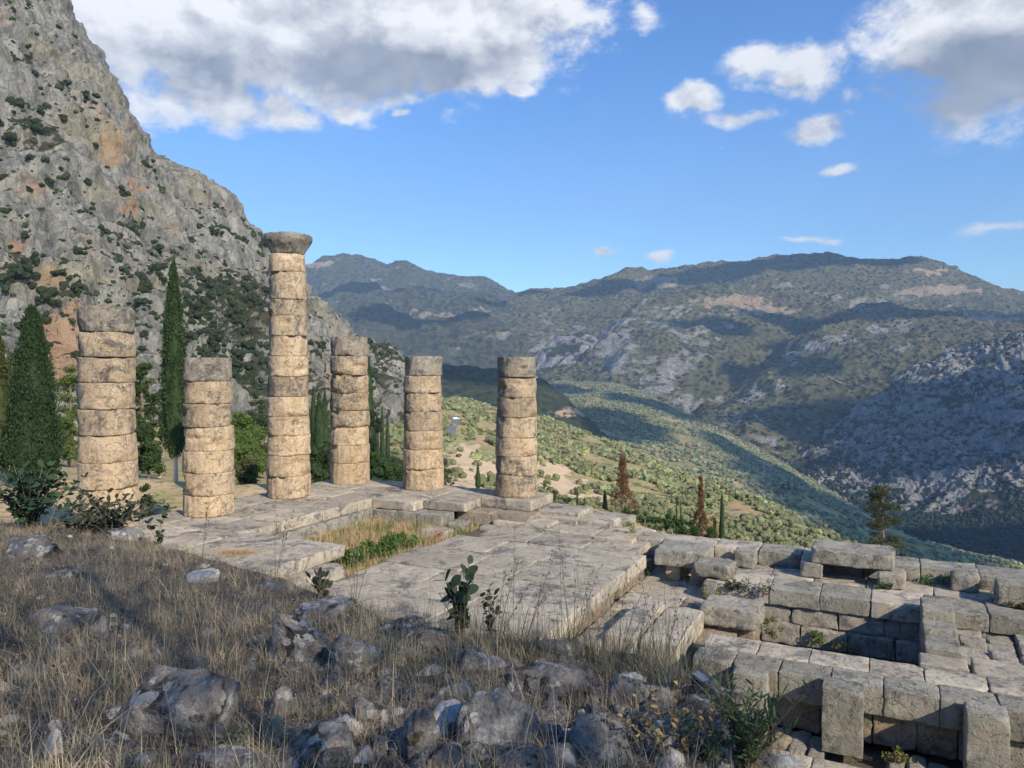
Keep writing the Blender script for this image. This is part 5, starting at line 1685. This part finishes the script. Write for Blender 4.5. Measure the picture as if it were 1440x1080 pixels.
for k, (px, py, wp, hp, lab, tl) in enumerate(ROCKS):
    hit = bank_hit(px, py + hp * 0.30)
    if hit is None: continue
    x, y, z = hit
    w_ = wp / FPX * y * 1.0
    h_ = hp / FPX * y * 1.35
    dd = w_ * (.9 if wp > hp * 1.6 else .8)
    mt = 'pale_rock' if ('white split' in lab or 'bluish' in lab) else 'rock'
    o = obj('boulder', rock_mesh(w_, dd, h_, 900 + k, mt), None, (x, y + dd * .18, z - h_ * .02), rnd.uniform(-.4, .4))
    o.rotation_euler[1] = tl
    tag(o, lab, 'rock')
    rock_boxes.append((x, y + dd * .18, max(w_, dd) * .42))
rs = np.random.RandomState(77)
chips = [rock_mesh(1, .8, .6, 700 + k, ['rock', 'rock', 'pale_rock'][k % 3], 3) for k in range(9)]
nchip = 0
while nchip < 280:
    px, py = rs.uniform(-10, 1100), rs.uniform(745, 1080)
    if px > 350 and rs.rand() < .45: py = rs.uniform(900, 1080)
    hit = bank_hit(px, py)
    if hit is None: continue
    x, y, z = hit
    if y > np.interp(px, _cx, _cd) + .4: continue
    o = obj('loose_stone', chips[rs.randint(9)], None, (x, y, z + .0), rs.rand() * 6)
    s = (rs.gamma(2, .028) + .02) * (2.3 if (px > 400 and py > 920) else 1.1)
    s = min(s, .30)
    o.scale = (s, s, s)
    o.rotation_euler[0] = rs.uniform(-.4, .4)
    tag(o, 'small loose stone scattered among the dry grass of the bank', 'stone', 'loose stones on the grassy bank')
    nchip += 1


big = [rock_mesh(1, .85, .7, 740 + k, 'rock', 4) for k in range(8)]
rs = np.random.RandomState(78)
for k in range(85):
    px, py = rs.uniform(380, 1070), rs.uniform(935, 1082)
    hit = bank_hit(px, py)
    if hit is None: continue
    x, y, z = hit
    o = obj('rubble_stone', big[rs.randint(8)], None, (x, y, z + .01), rs.rand() * 6)
    s = rs.uniform(.09, .27)
    o.scale = (s, s, s * rs.uniform(.8, 1.2))
    o.rotation_euler[0] = rs.uniform(-.5, .5)
    tag(o, 'lichen mottled stone in the rubble along the bottom of the picture', 'stone', 'rubble stones at the foot of the bank')
    if s > .18: rock_boxes.append((x, y, s * .4))


def blades(n, spots, length, width, base, rs, lean=.5, seg=3, curl=.6, var=.3, wmul=None):
    """bent grass blades; spots (n,3) roots"""
    L = length * rs.gamma(4, .25, n)
    W_ = width * rs.uniform(.6, 1.4, n)
    th = rs.rand(n) * 6.283
    ln = np.abs(rs.normal(0, lean, n))
    V = np.zeros((n, (seg + 1) * 2, 3))
    hd = np.stack([np.cos(th), np.sin(th), 0 * th], 1)
    side = np.stack([-np.sin(th + rs.uniform(-1, 1, n)), np.cos(th), rs.uniform(-.4, .4, n)], 1)
    side /= np.linalg.norm(side, axis=1)[:, None]
    p = spots.copy()
    ang = ln.copy()
    cv = rs.uniform(0, curl, n)
    for k in range(seg + 1):
        wk = W_ * (1 - k / (seg + .35))
        V[:, 2 * k] = p - side * wk[:, None] / 2
        V[:, 2 * k + 1] = p + side * wk[:, None] / 2
        st_ = (L / seg)[:, None] * (hd * np.sin(ang)[:, None] + np.array([0, 0, 1]) * np.cos(ang)[:, None])
        p = p + st_
        ang = ang + cv
    F = np.concatenate([np.stack([np.arange(n) * (seg + 1) * 2 + 2 * k + j for j in (0, 1, 3, 2)], 1) for k in range(seg)])
    c = np.array(base)[None] * (1 + var * rs.uniform(-1, 1, (n, 1))) * (1 + .10 * rs.uniform(-1, 1, (n, 3)))
    return V.reshape(-1, 3), F, np.repeat(c, (seg + 1) * 2, 0)


def bank_spots(n, rs, xr=(-15, 3.2), yr=(2.6, 16), thr=-.15, sc=.7, seed=0.):
    n = int(n * 1.3)
    d = rs.uniform(yr[0] ** .8, yr[1] ** .8, n) ** (1 / .8)
    px = rs.uniform(-500, 1130, n)
    x = (px - 720) / FPX * d
    dc = np.interp(px, _cx, _cd)
    m = (d < dc + .5) & (fbm(np.stack([x, d, 0 * x + seed], 1) / sc, 3) > thr)
    x, d, px = x[m], d[m], px[m]
    rubble = (px > 400) & (d < np.interp(px, [400, 1000], [3.9, 4.6]))
    ok = ~(rubble & (rs.rand(len(x)) < .55)) & ~((px < 400) & (fbm(np.stack([x, d, 0 * x + 3], 1) / .9, 3) > .32) & (rs.rand(len(x)) < .8))
    for (rx, ry, rr) in rock_boxes:
        ok &= np.hypot(x - rx, d - ry) > rr * rs.uniform(.75, 1.15, len(x))
    x, d = x[ok], d[ok]
    return np.stack([x, d, bankZ(x, d) - .01], 1)


STRAW = (0.37, 0.315, 0.225)
rs = np.random.RandomState(5)
parts = []
s = bank_spots(75000, rs, thr=-.10, sc=.55)
parts.append(blades(len(s), s, .13, .0036, STRAW, rs, lean=1.0, curl=.7, seg=4))
s = bank_spots(1500, rs, thr=.0, sc=.6, seed=5.)
nb = 26
tuss = np.repeat(s, nb, 0); tuss[:, :2] += rs.normal(0, .035, (len(tuss), 2))
parts.append(blades(len(tuss), tuss, .25, .0036, (0.46, .385, .26), rs, lean=.95, curl=.55, seg=4))
s = bank_spots(130000, rs, thr=-.5, sc=.8, seed=9.)
s[:, 2] += rs.uniform(.0, .06, len(s))
parts.append(blades(len(s), s, .11, .0045, (0.24, .20, .145), rs, lean=1.45, curl=.22))
s = bank_spots(30000, rs, thr=.1, sc=.3, seed=19.)
parts.append(blades(len(s), s, .10, .005, (0.13, .15, .085), rs, lean=.6, curl=.5))
Vs, Fs, Cs, k = [], [], [], 0
for (v_, f_, c_) in parts:
    Vs.append(v_); Fs.append(f_ + k); Cs.append(c_); k += len(v_)
g = obj('dry_grass', mesh('dry_grass', np.concatenate(Vs), np.concatenate(Fs), False, [M['grass']], col=np.concatenate(Cs)))
tag(g, 'tangled dry straw grass over the bank in front', None, None, 'stuff'); g['category'] = 'grass'
# fallen leaves and litter
s = bank_spots(16000, rs, thr=-.3, sc=.5, seed=31.)
s[:, 2] += .02
V, F = leaf_quads(s, rs.uniform(.012, .03, len(s)), rs, 0, .45)
c = tints(len(s), (.42, .37, .27), .5, rs)
g = obj('leaf_litter', mesh('leaf_litter', V, F, False, [M['grass']], col=c)); tag(g, 'dead leaves and seed husks between the stones', None, None, 'stuff'); g['category'] = 'leaf litter'


def oval_leaf(length, width, bend=.15, cup=.15):
    """a leaf outline with thickness-free but folded surface, root at the origin, along +X"""
    u = np.array([0, .12, .32, .55, .78, .93, 1.0]); hw = np.array([.04, .55, .92, 1.0, .78, .42, .03]) * width / 2
    V = []
    for a, h in zip(u, hw):
        zc = -bend * a * a * length
        V += [(a * length, -h, zc + cup * h), (a * length, 0, zc), (a * length, h, zc + cup * h)]
    F = []
    for i in range(len(u) - 1):
        for j in (0, 1):
            F.append((i * 3 + j, i * 3 + 3 + j, i * 3 + 4 + j, i * 3 + 1 + j))
    return np.array(V), np.array(F)


def rotm(yaw, pitch, roll):
    return np.array((Matrix.Rotation(yaw, 3, 'Z') @ Matrix.Rotation(-pitch, 3, 'Y') @ Matrix.Rotation(roll, 3, 'X')))


def leafy(name, label, cat, root, stems, leaf_len, leaf_w, base, seed, every=.06, start=.3, pitch=(.1, 1.0), stem_r=.006, group=None, extra=None, stem_col=(.12, .09, .06), droop=.15):
    """plant of bent stems set with separate leaves; stems: list of polylines in metres relative to root"""
    rs = np.random.RandomState(seed)
    t = thing(name, label, cat, root, 0, group)
    sv, LV, LF, LC, k = [], [], [], [], 0
    lv0, lf0 = oval_leaf(1, leaf_w / leaf_len, droop)
    for pts in stems:
        pts = np.array(pts, float)
        sv.append(tube(pts, np.linspace(stem_r, stem_r * .35, len(pts)), 5))
        seg = np.concatenate([[0], np.cumsum(np.linalg.norm(np.diff(pts, axis=0), axis=1))])
        for sdist in np.arange(seg[-1] * start, seg[-1] + .001, every):
            q = np.array([np.interp(sdist, seg, pts[:, i]) for i in range(3)])
            for _ in range(1 if rs.rand() < .45 else 2):
                ll = leaf_len * rs.uniform(.6, 1.15)
                R_ = rotm(rs.rand() * 6.283, rs.uniform(*pitch), rs.uniform(-1.2, 1.2))
                LV.append((lv0 * ll) @ R_.T + q); LF.append(lf0 + k); k += len(lv0)
                LC.append(np.tile(np.array(base) * rs.uniform(.65, 1.35) * rs.uniform(.9, 1.1, 3), (len(lv0), 1)))
    v_, f_ = join(sv)
    obj('stem', mesh('stem', v_, f_, True, [M['bark']]), t)
    obj('leaves', mesh('leaves', np.concatenate(LV), np.concatenate(LF), True, [M['leaf']], col=np.concatenate(LC)), t)
    return t


def stems_for(n, h, spread, rs):
    out = []
    for _ in range(n):
        a = rs.rand() * 6.283; r = spread * rs.uniform(.2, 1); hh = h * rs.uniform(.55, 1)
        out.append([(0, 0, -.05), (math.cos(a) * r * .3, math.sin(a) * r * .3, hh * .45), (math.cos(a) * r, math.sin(a) * r, hh)])
    return out


def plant(px, py, hp, label, n, spread, leaf_len, leaf_w, base, seed, name='sapling', cat='sapling', **kw):
    x, y, z = root_at(px, py)
    h = hp / FPX * y
    rs = np.random.RandomState(seed)
    return leafy(name, label, cat, (x, y, z - .02), stems_for(n, h, spread, rs), leaf_len, leaf_w, base, seed, **kw)


DG = (0.038, 0.065, 0.036)
plant(648, 902, 122, 'sapling with large round dark leaves in front of the paved floor', 8, .26, .115, .085, DG, 1, every=.085, start=.35, pitch=(.2, 1.3), droop=.1)
plant(690, 896, 88, 'smaller small-leaved sprig right of the round-leaved sapling', 5, .14, .06, .045, DG, 2, every=.045, start=.3, pitch=(.2, 1.2))
plant(455, 842, 46, 'sapling with folded oval leaves below the broad landing', 8, .24, .11, .065, (.05, .06, .035), 3, every=.10, start=.3, pitch=(.5, 1.4))
plant(222, 765, 66, 'thin dark-leaved sprig beside the short seven-drum column', 3, .38, .14, .10, DG, 4, every=.15, start=.2, pitch=(0, 1.2))
plant(40, 742, 96, 'big dark leafy bush at the left end of the bank', 34, 1.1, .15, .095, (.035, .07, .035), 5, name='shrub', cat='shrub', every=.10, start=.15, pitch=(-.2, 1.2), stem_r=.012)
plant(155, 750, 60, 'low greyish leafy bush in front of the stout column', 46, 1.15, .12, .06, (.06, .075, .045), 6, name='shrub', cat='shrub', every=.09, start=.15, pitch=(0, 1.2), stem_r=.01)
plant(120, 752, 38, 'trailing leafy twigs left of the greyish bush', 16, .8, .12, .07, (.045, .07, .04), 16, name='shrub', cat='shrub', every=.10, start=.2, pitch=(0, 1.2), stem_r=.01)
plant(1050, 1085, 140, 'green shrub of narrow pointed leaves at the bottom right of the bank', 30, .30, .062, .012, (.09, .13, .055), 7, name='shrub', cat='shrub', every=.020, start=.25, pitch=(.3, 1.3), stem_r=.003)
plant(985, 1078, 70, 'lower green narrow-leaved shrub left of the tall green one', 18, .24, .062, .012, (.09, .13, .055), 8, name='shrub', cat='shrub', every=.03, start=.2, pitch=(.3, 1.2), stem_r=.004)
plant(940, 1075, 110, 'shrub of withered yellow leaves on reddish twigs, bottom right', 16, .34, .036, .017, (.36, .26, .10), 9, name='withered_shrub', cat='shrub', every=.035, start=.3, pitch=(-.6, 1.0), stem_r=.004)
plant(1010, 1030, 44, 'yellow withered twigs between the boulder and the green shrub', 12, .26, .034, .016, (.36, .25, .10), 10, name='withered_shrub', cat='shrub', every=.035, start=.3, pitch=(-.6, 1.0), stem_r=.003)
plant(395, 1060, 44, 'pale silver-green rosette of leaves right of the largest boulder', 9, .16, .07, .022, (.25, .27, .17), 11, name='rosette_plant', cat='plant', every=.05, start=.2, pitch=(.1, 1.0), stem_r=.003)
plant(330, 1050, 34, 'second silver-green plant at the foot of the largest boulder', 7, .14, .06, .02, (.25, .27, .17), 12, name='rosette_plant', cat='plant', every=.05, start=.2, pitch=(.1, 1.0), stem_r=.003)


def stalk(px, py, tops, label, col=(0.10, 0.075, 0.055), r=.004, heads=True, group=None, seed=0, name='dry_stalk'):
    """dry flower stalks: bent stems to given pixel tops at the depth of the root"""
    x, y, z = root_at(px, py)
    rs = np.random.RandomState(seed + 50)
    t = thing(name, label, 'dry stalk', (x, y, z), 0, group)
    sv, hv = [], []
    for (tx, ty) in tops:
        p1 = at(tx, ty, y + rs.uniform(-.1, .1)) - np.array([x, y, z])
        mid = p1 * .55 + np.array([rs.uniform(-.03, .03), 0, .03])
        pts = [np.array([0, 0, -.03]), mid, p1]
        q = np.array([pts[0] * (1 - s) ** 2 + 2 * mid * s * (1 - s) + p1 * s * s for s in np.linspace(0, 1, 8)])
        sv.append(tube(q, np.linspace(r, r * .35, 8), 5))
        if heads:
            for s in np.linspace(.5, 1, 9):
                k = int(s * 7); c = q[k] * (1 - (s * 7 - k)) + q[min(k + 1, 7)] * (s * 7 - k)
                if rs.rand() < .75:
                    e = c + np.array([rs.uniform(-.03, .03), rs.uniform(-.03, .03), rs.uniform(.0, .03)])
                    sv.append(tube([c, e], [r * .4, r * .3], 4))
                    iv, if_ = ico(1)
                    hv.append((iv * np.array([.006, .006, .012]) * (y / 6) + e, if_))
    v_, f_ = join(sv)
    m = M.get('stalk') or M.setdefault('stalk', material('dry_stalk', lambda t_: (t_.mix(t_.noise(wpos(t_), 20, 3), (.13, .10, .07), (.25, .2, .14)), None)))
    if hv:
        v2, f2 = join(hv)
        me = mesh('stem', np.concatenate([v_, v2]), [f_, f2 + len(v_)], True, [m])
    else:
        me = mesh('stem', v_, f_, True, [m])
    obj('stem', me, t)


stalk(282, 800, [(300, 672), (292, 720)], 'tall dark asphodel stalk before the short column', seed=1)
stalk(388, 812, [(388, 702), (412, 720), (402, 735)], 'branched dry stalk before the broad landing', seed=2, col=(.2, .16, .1))
stalk(500, 850, [(506, 740), (496, 770), (520, 780), (480, 790)], 'bunch of dry stalks before the grassy court', seed=3)
stalk(575, 862, [(572, 778), (592, 770)], 'pair of thin stalks left of the round-leaved sapling', seed=4)
stalk(680, 880, [(732, 722)], 'single long curved stem rising right of the sapling', heads=False, seed=5)
stalk(650, 868, [(642, 770), (652, 788)], 'two dark seed stalks rising above the sapling', seed=6)
stalk(700, 900, [(730, 786), (712, 800), (745, 820)], 'fan of dry stalks on the brow below the paved floor', seed=7)
stalk(735, 912, [(782, 775), (768, 830)], 'slanting dry stalks with seed heads in front of the paved floor', seed=8)
stalk(805, 918, [(790, 775), (842, 800), (826, 822), (808, 800)], 'dry stalks with star-shaped heads before the floor edge', seed=9)
stalk(870, 935, [(880, 812), (905, 830), (858, 840), (930, 850)], 'dry stalks before the sunken floor', seed=10)
stalk(930, 950, [(900, 800), (955, 850), (975, 870)], 'rightmost dry stalks on the bank', seed=11)
stalk(60, 760, [(96, 668)], 'bare stick poking out of the dark bush', heads=False, r=.012, seed=12)
stalk(730, 905, [(700, 862), (745, 850)], 'crossed broken twigs on the brow', heads=False, r=.005, seed=13)

# thin grey green wiry grass along the brow
RP, k = [], 0
for q, (px, py, n, hp, spread) in enumerate([(600, 905, 130, 70, .28), (690, 905, 130, 75, .3), (745, 915, 100, 70, .25), (845, 940, 160, 85, .25), (880, 945, 160, 95, .3), (930, 955, 160, 95, .28), (965, 975, 110, 80, .2), (560, 950, 110, 70, .2), (590, 990, 100, 90, .15), (780, 925, 110, 60, .25)]):
    x, y, z = root_at(px, py)
    rs = np.random.RandomState(600 + q)
    xs = x + rs.normal(0, spread, n); ys = y + rs.normal(0, spread * .6, n)
    s = np.stack([xs, ys, bankZ(xs, ys) - .01], 1)
    s = s[np.abs(s[:, 2] - z) < .35]
    v_, f_, c_ = blades(len(s), s, hp / FPX * y, .0040, (.105, .115, .075) if q % 2 == 0 else (.14, .14, .09), rs, lean=.42, seg=4, curl=.28)
    RP.append((v_, f_ + k, c_)); k += len(v_)
g = obj('wiry_grass', mesh('wiry_grass', np.concatenate([r[0] for r in RP]), np.concatenate([r[1] for r in RP]), False, [M['grass']], col=np.concatenate([r[2] for r in RP])))
tag(g, 'thin grey green wiry grass along the brow of the bank', None, None, 'stuff'); g['category'] = 'grass'

# ---- grass and weeds among the ruins
rs = np.random.RandomState(8)


def abspots(n, a0, a1, b0, b1, z):
    a = rs.uniform(a0, a1, n); b = rs.uniform(b0, b1, n)
    return np.stack([a * AX[0] + b * BX[0], a * AX[1] + b * BX[1], np.full(n, z)], 1), a, b


V = np.array([T(-18.3, 17.3, -0.82), T(-12.5, 17.3, -0.86), T(-12.5, 25.6, -0.86), T(-18.3, 25.6, -0.80)])
tag(obj('court_soil', mesh('court_soil', V, np.array([[0, 1, 2, 3]]), False, [M['soil']])), kind='structure')
s, a, b = abspots(15000, -18.0, -13.6, 17.6, 25.3, -.84)
green = fbm(np.stack([a, b, 0 * a], 1) / .9, 3) + (b < 19.5) * .25 + (b > 24.2) * .3
m = green < .25
p1 = blades(int(m.sum()), s[m], .21, .012, (.50, .37, .19), rs, lean=.3, curl=.25)
p2 = blades(int((~m).sum()), s[~m], .22, .013, (.20, .22, .07), rs, lean=.4, curl=.3)
g = obj('court_grass', mesh('court_grass', np.concatenate([p1[0], p2[0]]), np.concatenate([p1[1], p2[1] + len(p1[0])]), False, [M['grass']], col=np.concatenate([p1[2], p2[2]])))
tag(g, 'straw and green grass filling the sunken court', None, None, 'stuff'); g['category'] = 'grass'
x, y, z = T(-14.6, 20.0, -.84)
rs2 = np.random.RandomState(3)
t = thing('leafy_weed', 'patch of bright green broad-leaved weed at the edge of the court', 'weed', (x, y, z), RZ)
C = np.stack([rs2.uniform(-.75, .6, 60), rs2.uniform(-1.7, 2.0, 60), rs2.uniform(.05, .30, 60)], 1)
crown('leaves', t, C, np.full(60, .2), 50, .10, (.07, .135, .03), rs2, core=0, up=.3, aspect=.85)
x, y, z = T(-13.95, 22.7, -.84)
t = thing('red_flower', 'small dark red weed beside the broken court block', 'weed', (x, y, z))
crown('leaves', t, np.stack([rs2.uniform(-.12, .12, 10), rs2.uniform(-.12, .12, 10), rs2.uniform(.05, .42, 10)], 1), np.full(10, .08), 20, .05, (.30, .045, .03), rs2, core=0)
sp_ = tuft_on_slab
n = 900
s = np.stack([rs.normal(0, .30, n), rs.normal(0, .16, n), np.zeros(n)], 1)
v_, f_, c_ = blades(n, s, .10, .008, (.42, .26, .10), rs, lean=.7)
tag(obj('grass_tuft', mesh('grass_tuft', v_, f_, False, [M['grass']], col=c_), None, sp_), 'orange dry tuft growing on the broad landing', 'grass tuft')
GRN = (.10, .14, .035)
for (a, b, z, w_, h_, lab, colr) in [
    (-4.35, 21.4, -1.5, .25, .5, 'yellow green weed beside the left end of the pale pitted block', (.20, .2, .05)),
    (-2.75, 21.6, -2.1, .22, .5, 'green weed at the right end of the pale pitted block', (.16, .18, .05)),
    (-3.3, 22.3, -1.2, .42, .35, 'dark caper plant hanging on the face of the middle wall', (.05, .075, .04)),
    (-3.9, 22.35, -1.15, .2, .25, 'dark trailing sprig at the upper left of the middle wall', (.05, .07, .04)),
    (-1.6, 22.2, -2.3, .22, .3, 'small green weed at the bottom of the pit wall', (.13, .2, .05)),
    (-0.9, 22.15, -2.4, .35, .22, 'mossy weed at the bottom of the pit, farther right', (.12, .13, .05)),
    (-7.0, 23.7, -1.5, .35, .6, 'grassy weed in the gap at the corner of the paved floor', (.10, .15, .05)),
    (1.25, 24.75, -1.0, .32, .32, 'green weed growing against the back wall', (.07, .14, .04)),
    (-0.05, 23.7, -1.0, .2, .22, 'green weed at the foot of the square block', (.08, .13, .04)),
    (-8.0, 25.6, -.6, .18, .42, 'light green sprig standing on the back wall', (.25, .3, .08)),
    (3.1, 23.3, -1.0, .2, .15, 'brown weed at the foot of the upright edge block', (.2, .16, .06)),
    (-0.9, 16.7, -2.45, .3, .2, 'yellowish weed left of the middle pillar', (.22, .22, .08)),
    (0.3, 16.6, -2.45, .3, .16, 'yellowish weed right of the middle pillar', (.22, .22, .08)),
    (3.9, 20.4, -1.4, .5, .22, 'straw coloured weed on the rubble floor', (.34, .28, .13)),
    (1.75, 16.95, -2.3, .3, .3, 'dark weed in the shade behind the tall pillar', (.08, .1, .04))]:
    t = thing('weed', lab, 'weed', T(a, b, z), RZ)
    n = 10
    C = np.stack([rs2.uniform(-w_, w_, n), rs2.uniform(-w_ * .5, w_ * .5, n), rs2.uniform(.02, h_, n)], 1)
    crown('leaves', t, C, np.full(n, max(w_ * .35, .06)), 40, .06, colr, rs2, core=0, up=.4)
s, a, b = abspots(5000, -4.6, 0.9, 18.6, 22.4, -2.62)
V = np.array([T(-7.5, 16, -2.66), T(8, 16, -2.66), T(8, 24, -2.66), T(-7.5, 24, -2.66)])
tag(obj('pit_soil', mesh('pit_soil', V, np.array([[0, 1, 2, 3]]), False, [M['soil']])), kind='structure')
s2, a, b = abspots(500, -9.0, -6.9, 24.6, 26.2, -.58)
v_, f_, c_ = blades(500, s2, .10, .008, (.42, .33, .16), rs, lean=.5)
tag(obj('grass_tuft', mesh('grass_tuft', v_, f_, False, [M['grass']], col=c_)), 'thin straw tufts on the back wall next to the stepped paving', 'grass tuft')

for k in range(26):
    a, b, zz = (rs2.uniform(-13.4, -7.2), rs2.choice([14.0, 16.6, 19.2, 21.4, 23.3]) + rs2.uniform(-.03, .03), -.72) if k < 15 else (rs2.uniform(-22.5, -18.6), rs2.choice([13.1, 15.25, 17.45, 19.6, 21.7, 23.75]), -.02)
    n = 60
    s = np.stack([rs2.normal(0, .06, n), rs2.normal(0, .025, n), np.zeros(n)], 1)
    v_, f_, c_ = blades(n, s, .07, .008, (.36, .31, .16) if k % 3 else (.16, .19, .07), rs2, lean=.6)
    tag(obj('joint_tuft', mesh('joint_tuft', v_, f_, False, [M['grass']], col=c_), None, T(a, b, zz), RZ), 'little tuft of grass rooted in a joint of the paving', 'grass tuft', 'tufts in the paving joints')

# ---- unseen thin-crowned trees, added behind the photographer to soften the sun on the bank
for k, (x, y, h, R) in enumerate([(4.6, -3.6, 10.6, 2.6), (8.4, -3.4, 9.6, 2.6), (1.2, -5.2, 12.6, 2.8), (12.5, -3.2, 9.0, 2.6), (5.0, -8.5, 15.5, 3.0), (0.2, -10.0, 17.5, 3.2), (9.5, -8.0, 13.5, 3.0), (-4.5, -8.0, 15.0, 3.2)]):
    rs = np.random.RandomState(800 + k)
    z = float(bankZ(np.array([x]), np.array([y]))[0])
    t = thing('added_shade_tree', 'unseen thin leafed tree added behind the viewer to soften the sun', 'tree', (x, y, z), 0, 'trees added behind the viewer')
    H = h - z + 3.7
    tv, tf = tube([(0, 0, -.4), (.1, 0, H * .5), (0, 0, H * .95)], [.10, .07, .03], 8)
    obj('trunk', mesh('trunk', tv, tf, True, [M['bark']]), t)
    n = 60
    u = rs.rand(n)
    C = np.stack([rs.normal(0, .55, n) * R, rs.normal(0, .55, n) * R, H * (.25 + .72 * u)], 1)
    crown('foliage', t, C, R * rs.uniform(.35, .55, n), 58, .13, (.07, .10, .035), rs, flat=.8, core=0)
# ------------------------------------------------------------------ clouds overhead (out of the picture) that throw the shade on the mountains
def cloud_for(px, py, d, rx, ry, seed, zc=2050.0, rz=40, yaw=0.0):
    p = at(px, py, d)
    t = (zc - p[2]) / SUN_DIR.z
    c = p + np.array(SUN_DIR) * t
    V, F = ico(4)
    V = V * (1 + .35 * fbm(V * 1.6 + seed * 9, 4, .6))[:, None]
    V = V * np.array([rx, ry, rz])
    o = obj('cloud', mesh('cloud', V, F, True, [M['cloud']]), None, tuple(c), yaw)
    tag(o, kind='structure')


M['cloud'] = material('cloud', lambda t: ((0.85, 0.86, 0.88), None), 1.0)
SHADES = [  # aimed at px, py, depth; extent across, along
    (1120, 388, 4550, 520, 250, 0), (960, 402, 4400, 300, 170, 0), (850, 415, 4300, 260, 120, 0),
    (1140, 470, 3300, 300, 120, -.35), (960, 500, 3300, 130, 130, 0), (1050, 530, 2700, 120, 150, 0), (1400, 440, 3600, 200, 90, .1),
    (1150, 605, 2100, 250, 170, 0), (1370, 640, 1830, 330, 190, 0), (1090, 540, 2600, 110, 120, 0), (1230, 462, 3000, 330, 90, .1), (1060, 480, 3500, 220, 110, 0), (900, 500, 3300, 90, 110, 0), (1330, 780, 1200, 330, 220, 0), (1050, 672, 1350, 120, 260, .2), (930, 585, 2000, 170, 170, 0), (1180, 740, 900, 120, 170, 0),
    (1110, 705, 950, 90, 230, 0), (1210, 752, 750, 110, 200, 0), (1310, 805, 560, 120, 150, 0), (850, 603, 1450, 100, 230, 0),
    (480, 415, 4900, 330, 260, 0), (560, 480, 4000, 330, 240, 0), (700, 440, 4700, 200, 80, 0), (660, 520, 1450, 230, 110, 0), (850, 425, 4500, 180, 80, 0), (610, 400, 5900, 120, 50, 0), (740, 560, 2200, 180, 120, 0)]
for k, (px, py, d, rx, ry, yw) in enumerate(SHADES):
    cloud_for(px, py, d, rx, ry, k + 1, yaw=yw)

# ------------------------------------------------------------------ haze
hz = bpy.data.materials.new('haze')
hz.use_nodes = True
t = NT(hz.node_tree)
pv = t.n('ShaderNodeVolumePrincipled', {'Color': (0.52, 0.72, 1.0), 'Density': 0.00009, 'Anisotropy': 0.0})
t.n('ShaderNodeOutputMaterial', {'Volume': pv.outputs[0]})
b0, b1 = np.array([-9000, -400, -471.0]), np.array([9000, 8200, 1750.0])
V = np.array([[b0[0], b0[1], b0[2]], [b1[0], b0[1], b0[2]], [b1[0], b1[1], b0[2]], [b0[0], b1[1], b0[2]], [b0[0], b0[1], b1[2]], [b1[0], b0[1], b1[2]], [b1[0], b1[1], b1[2]], [b0[0], b1[1], b1[2]]])
F = np.array([[0, 3, 2, 1], [4, 5, 6, 7], [0, 1, 5, 4], [1, 2, 6, 5], [2, 3, 7, 6], [3, 0, 4, 7]])
o = obj('haze', mesh('haze', V, F, False, [hz]))
tag(o, kind='stuff')
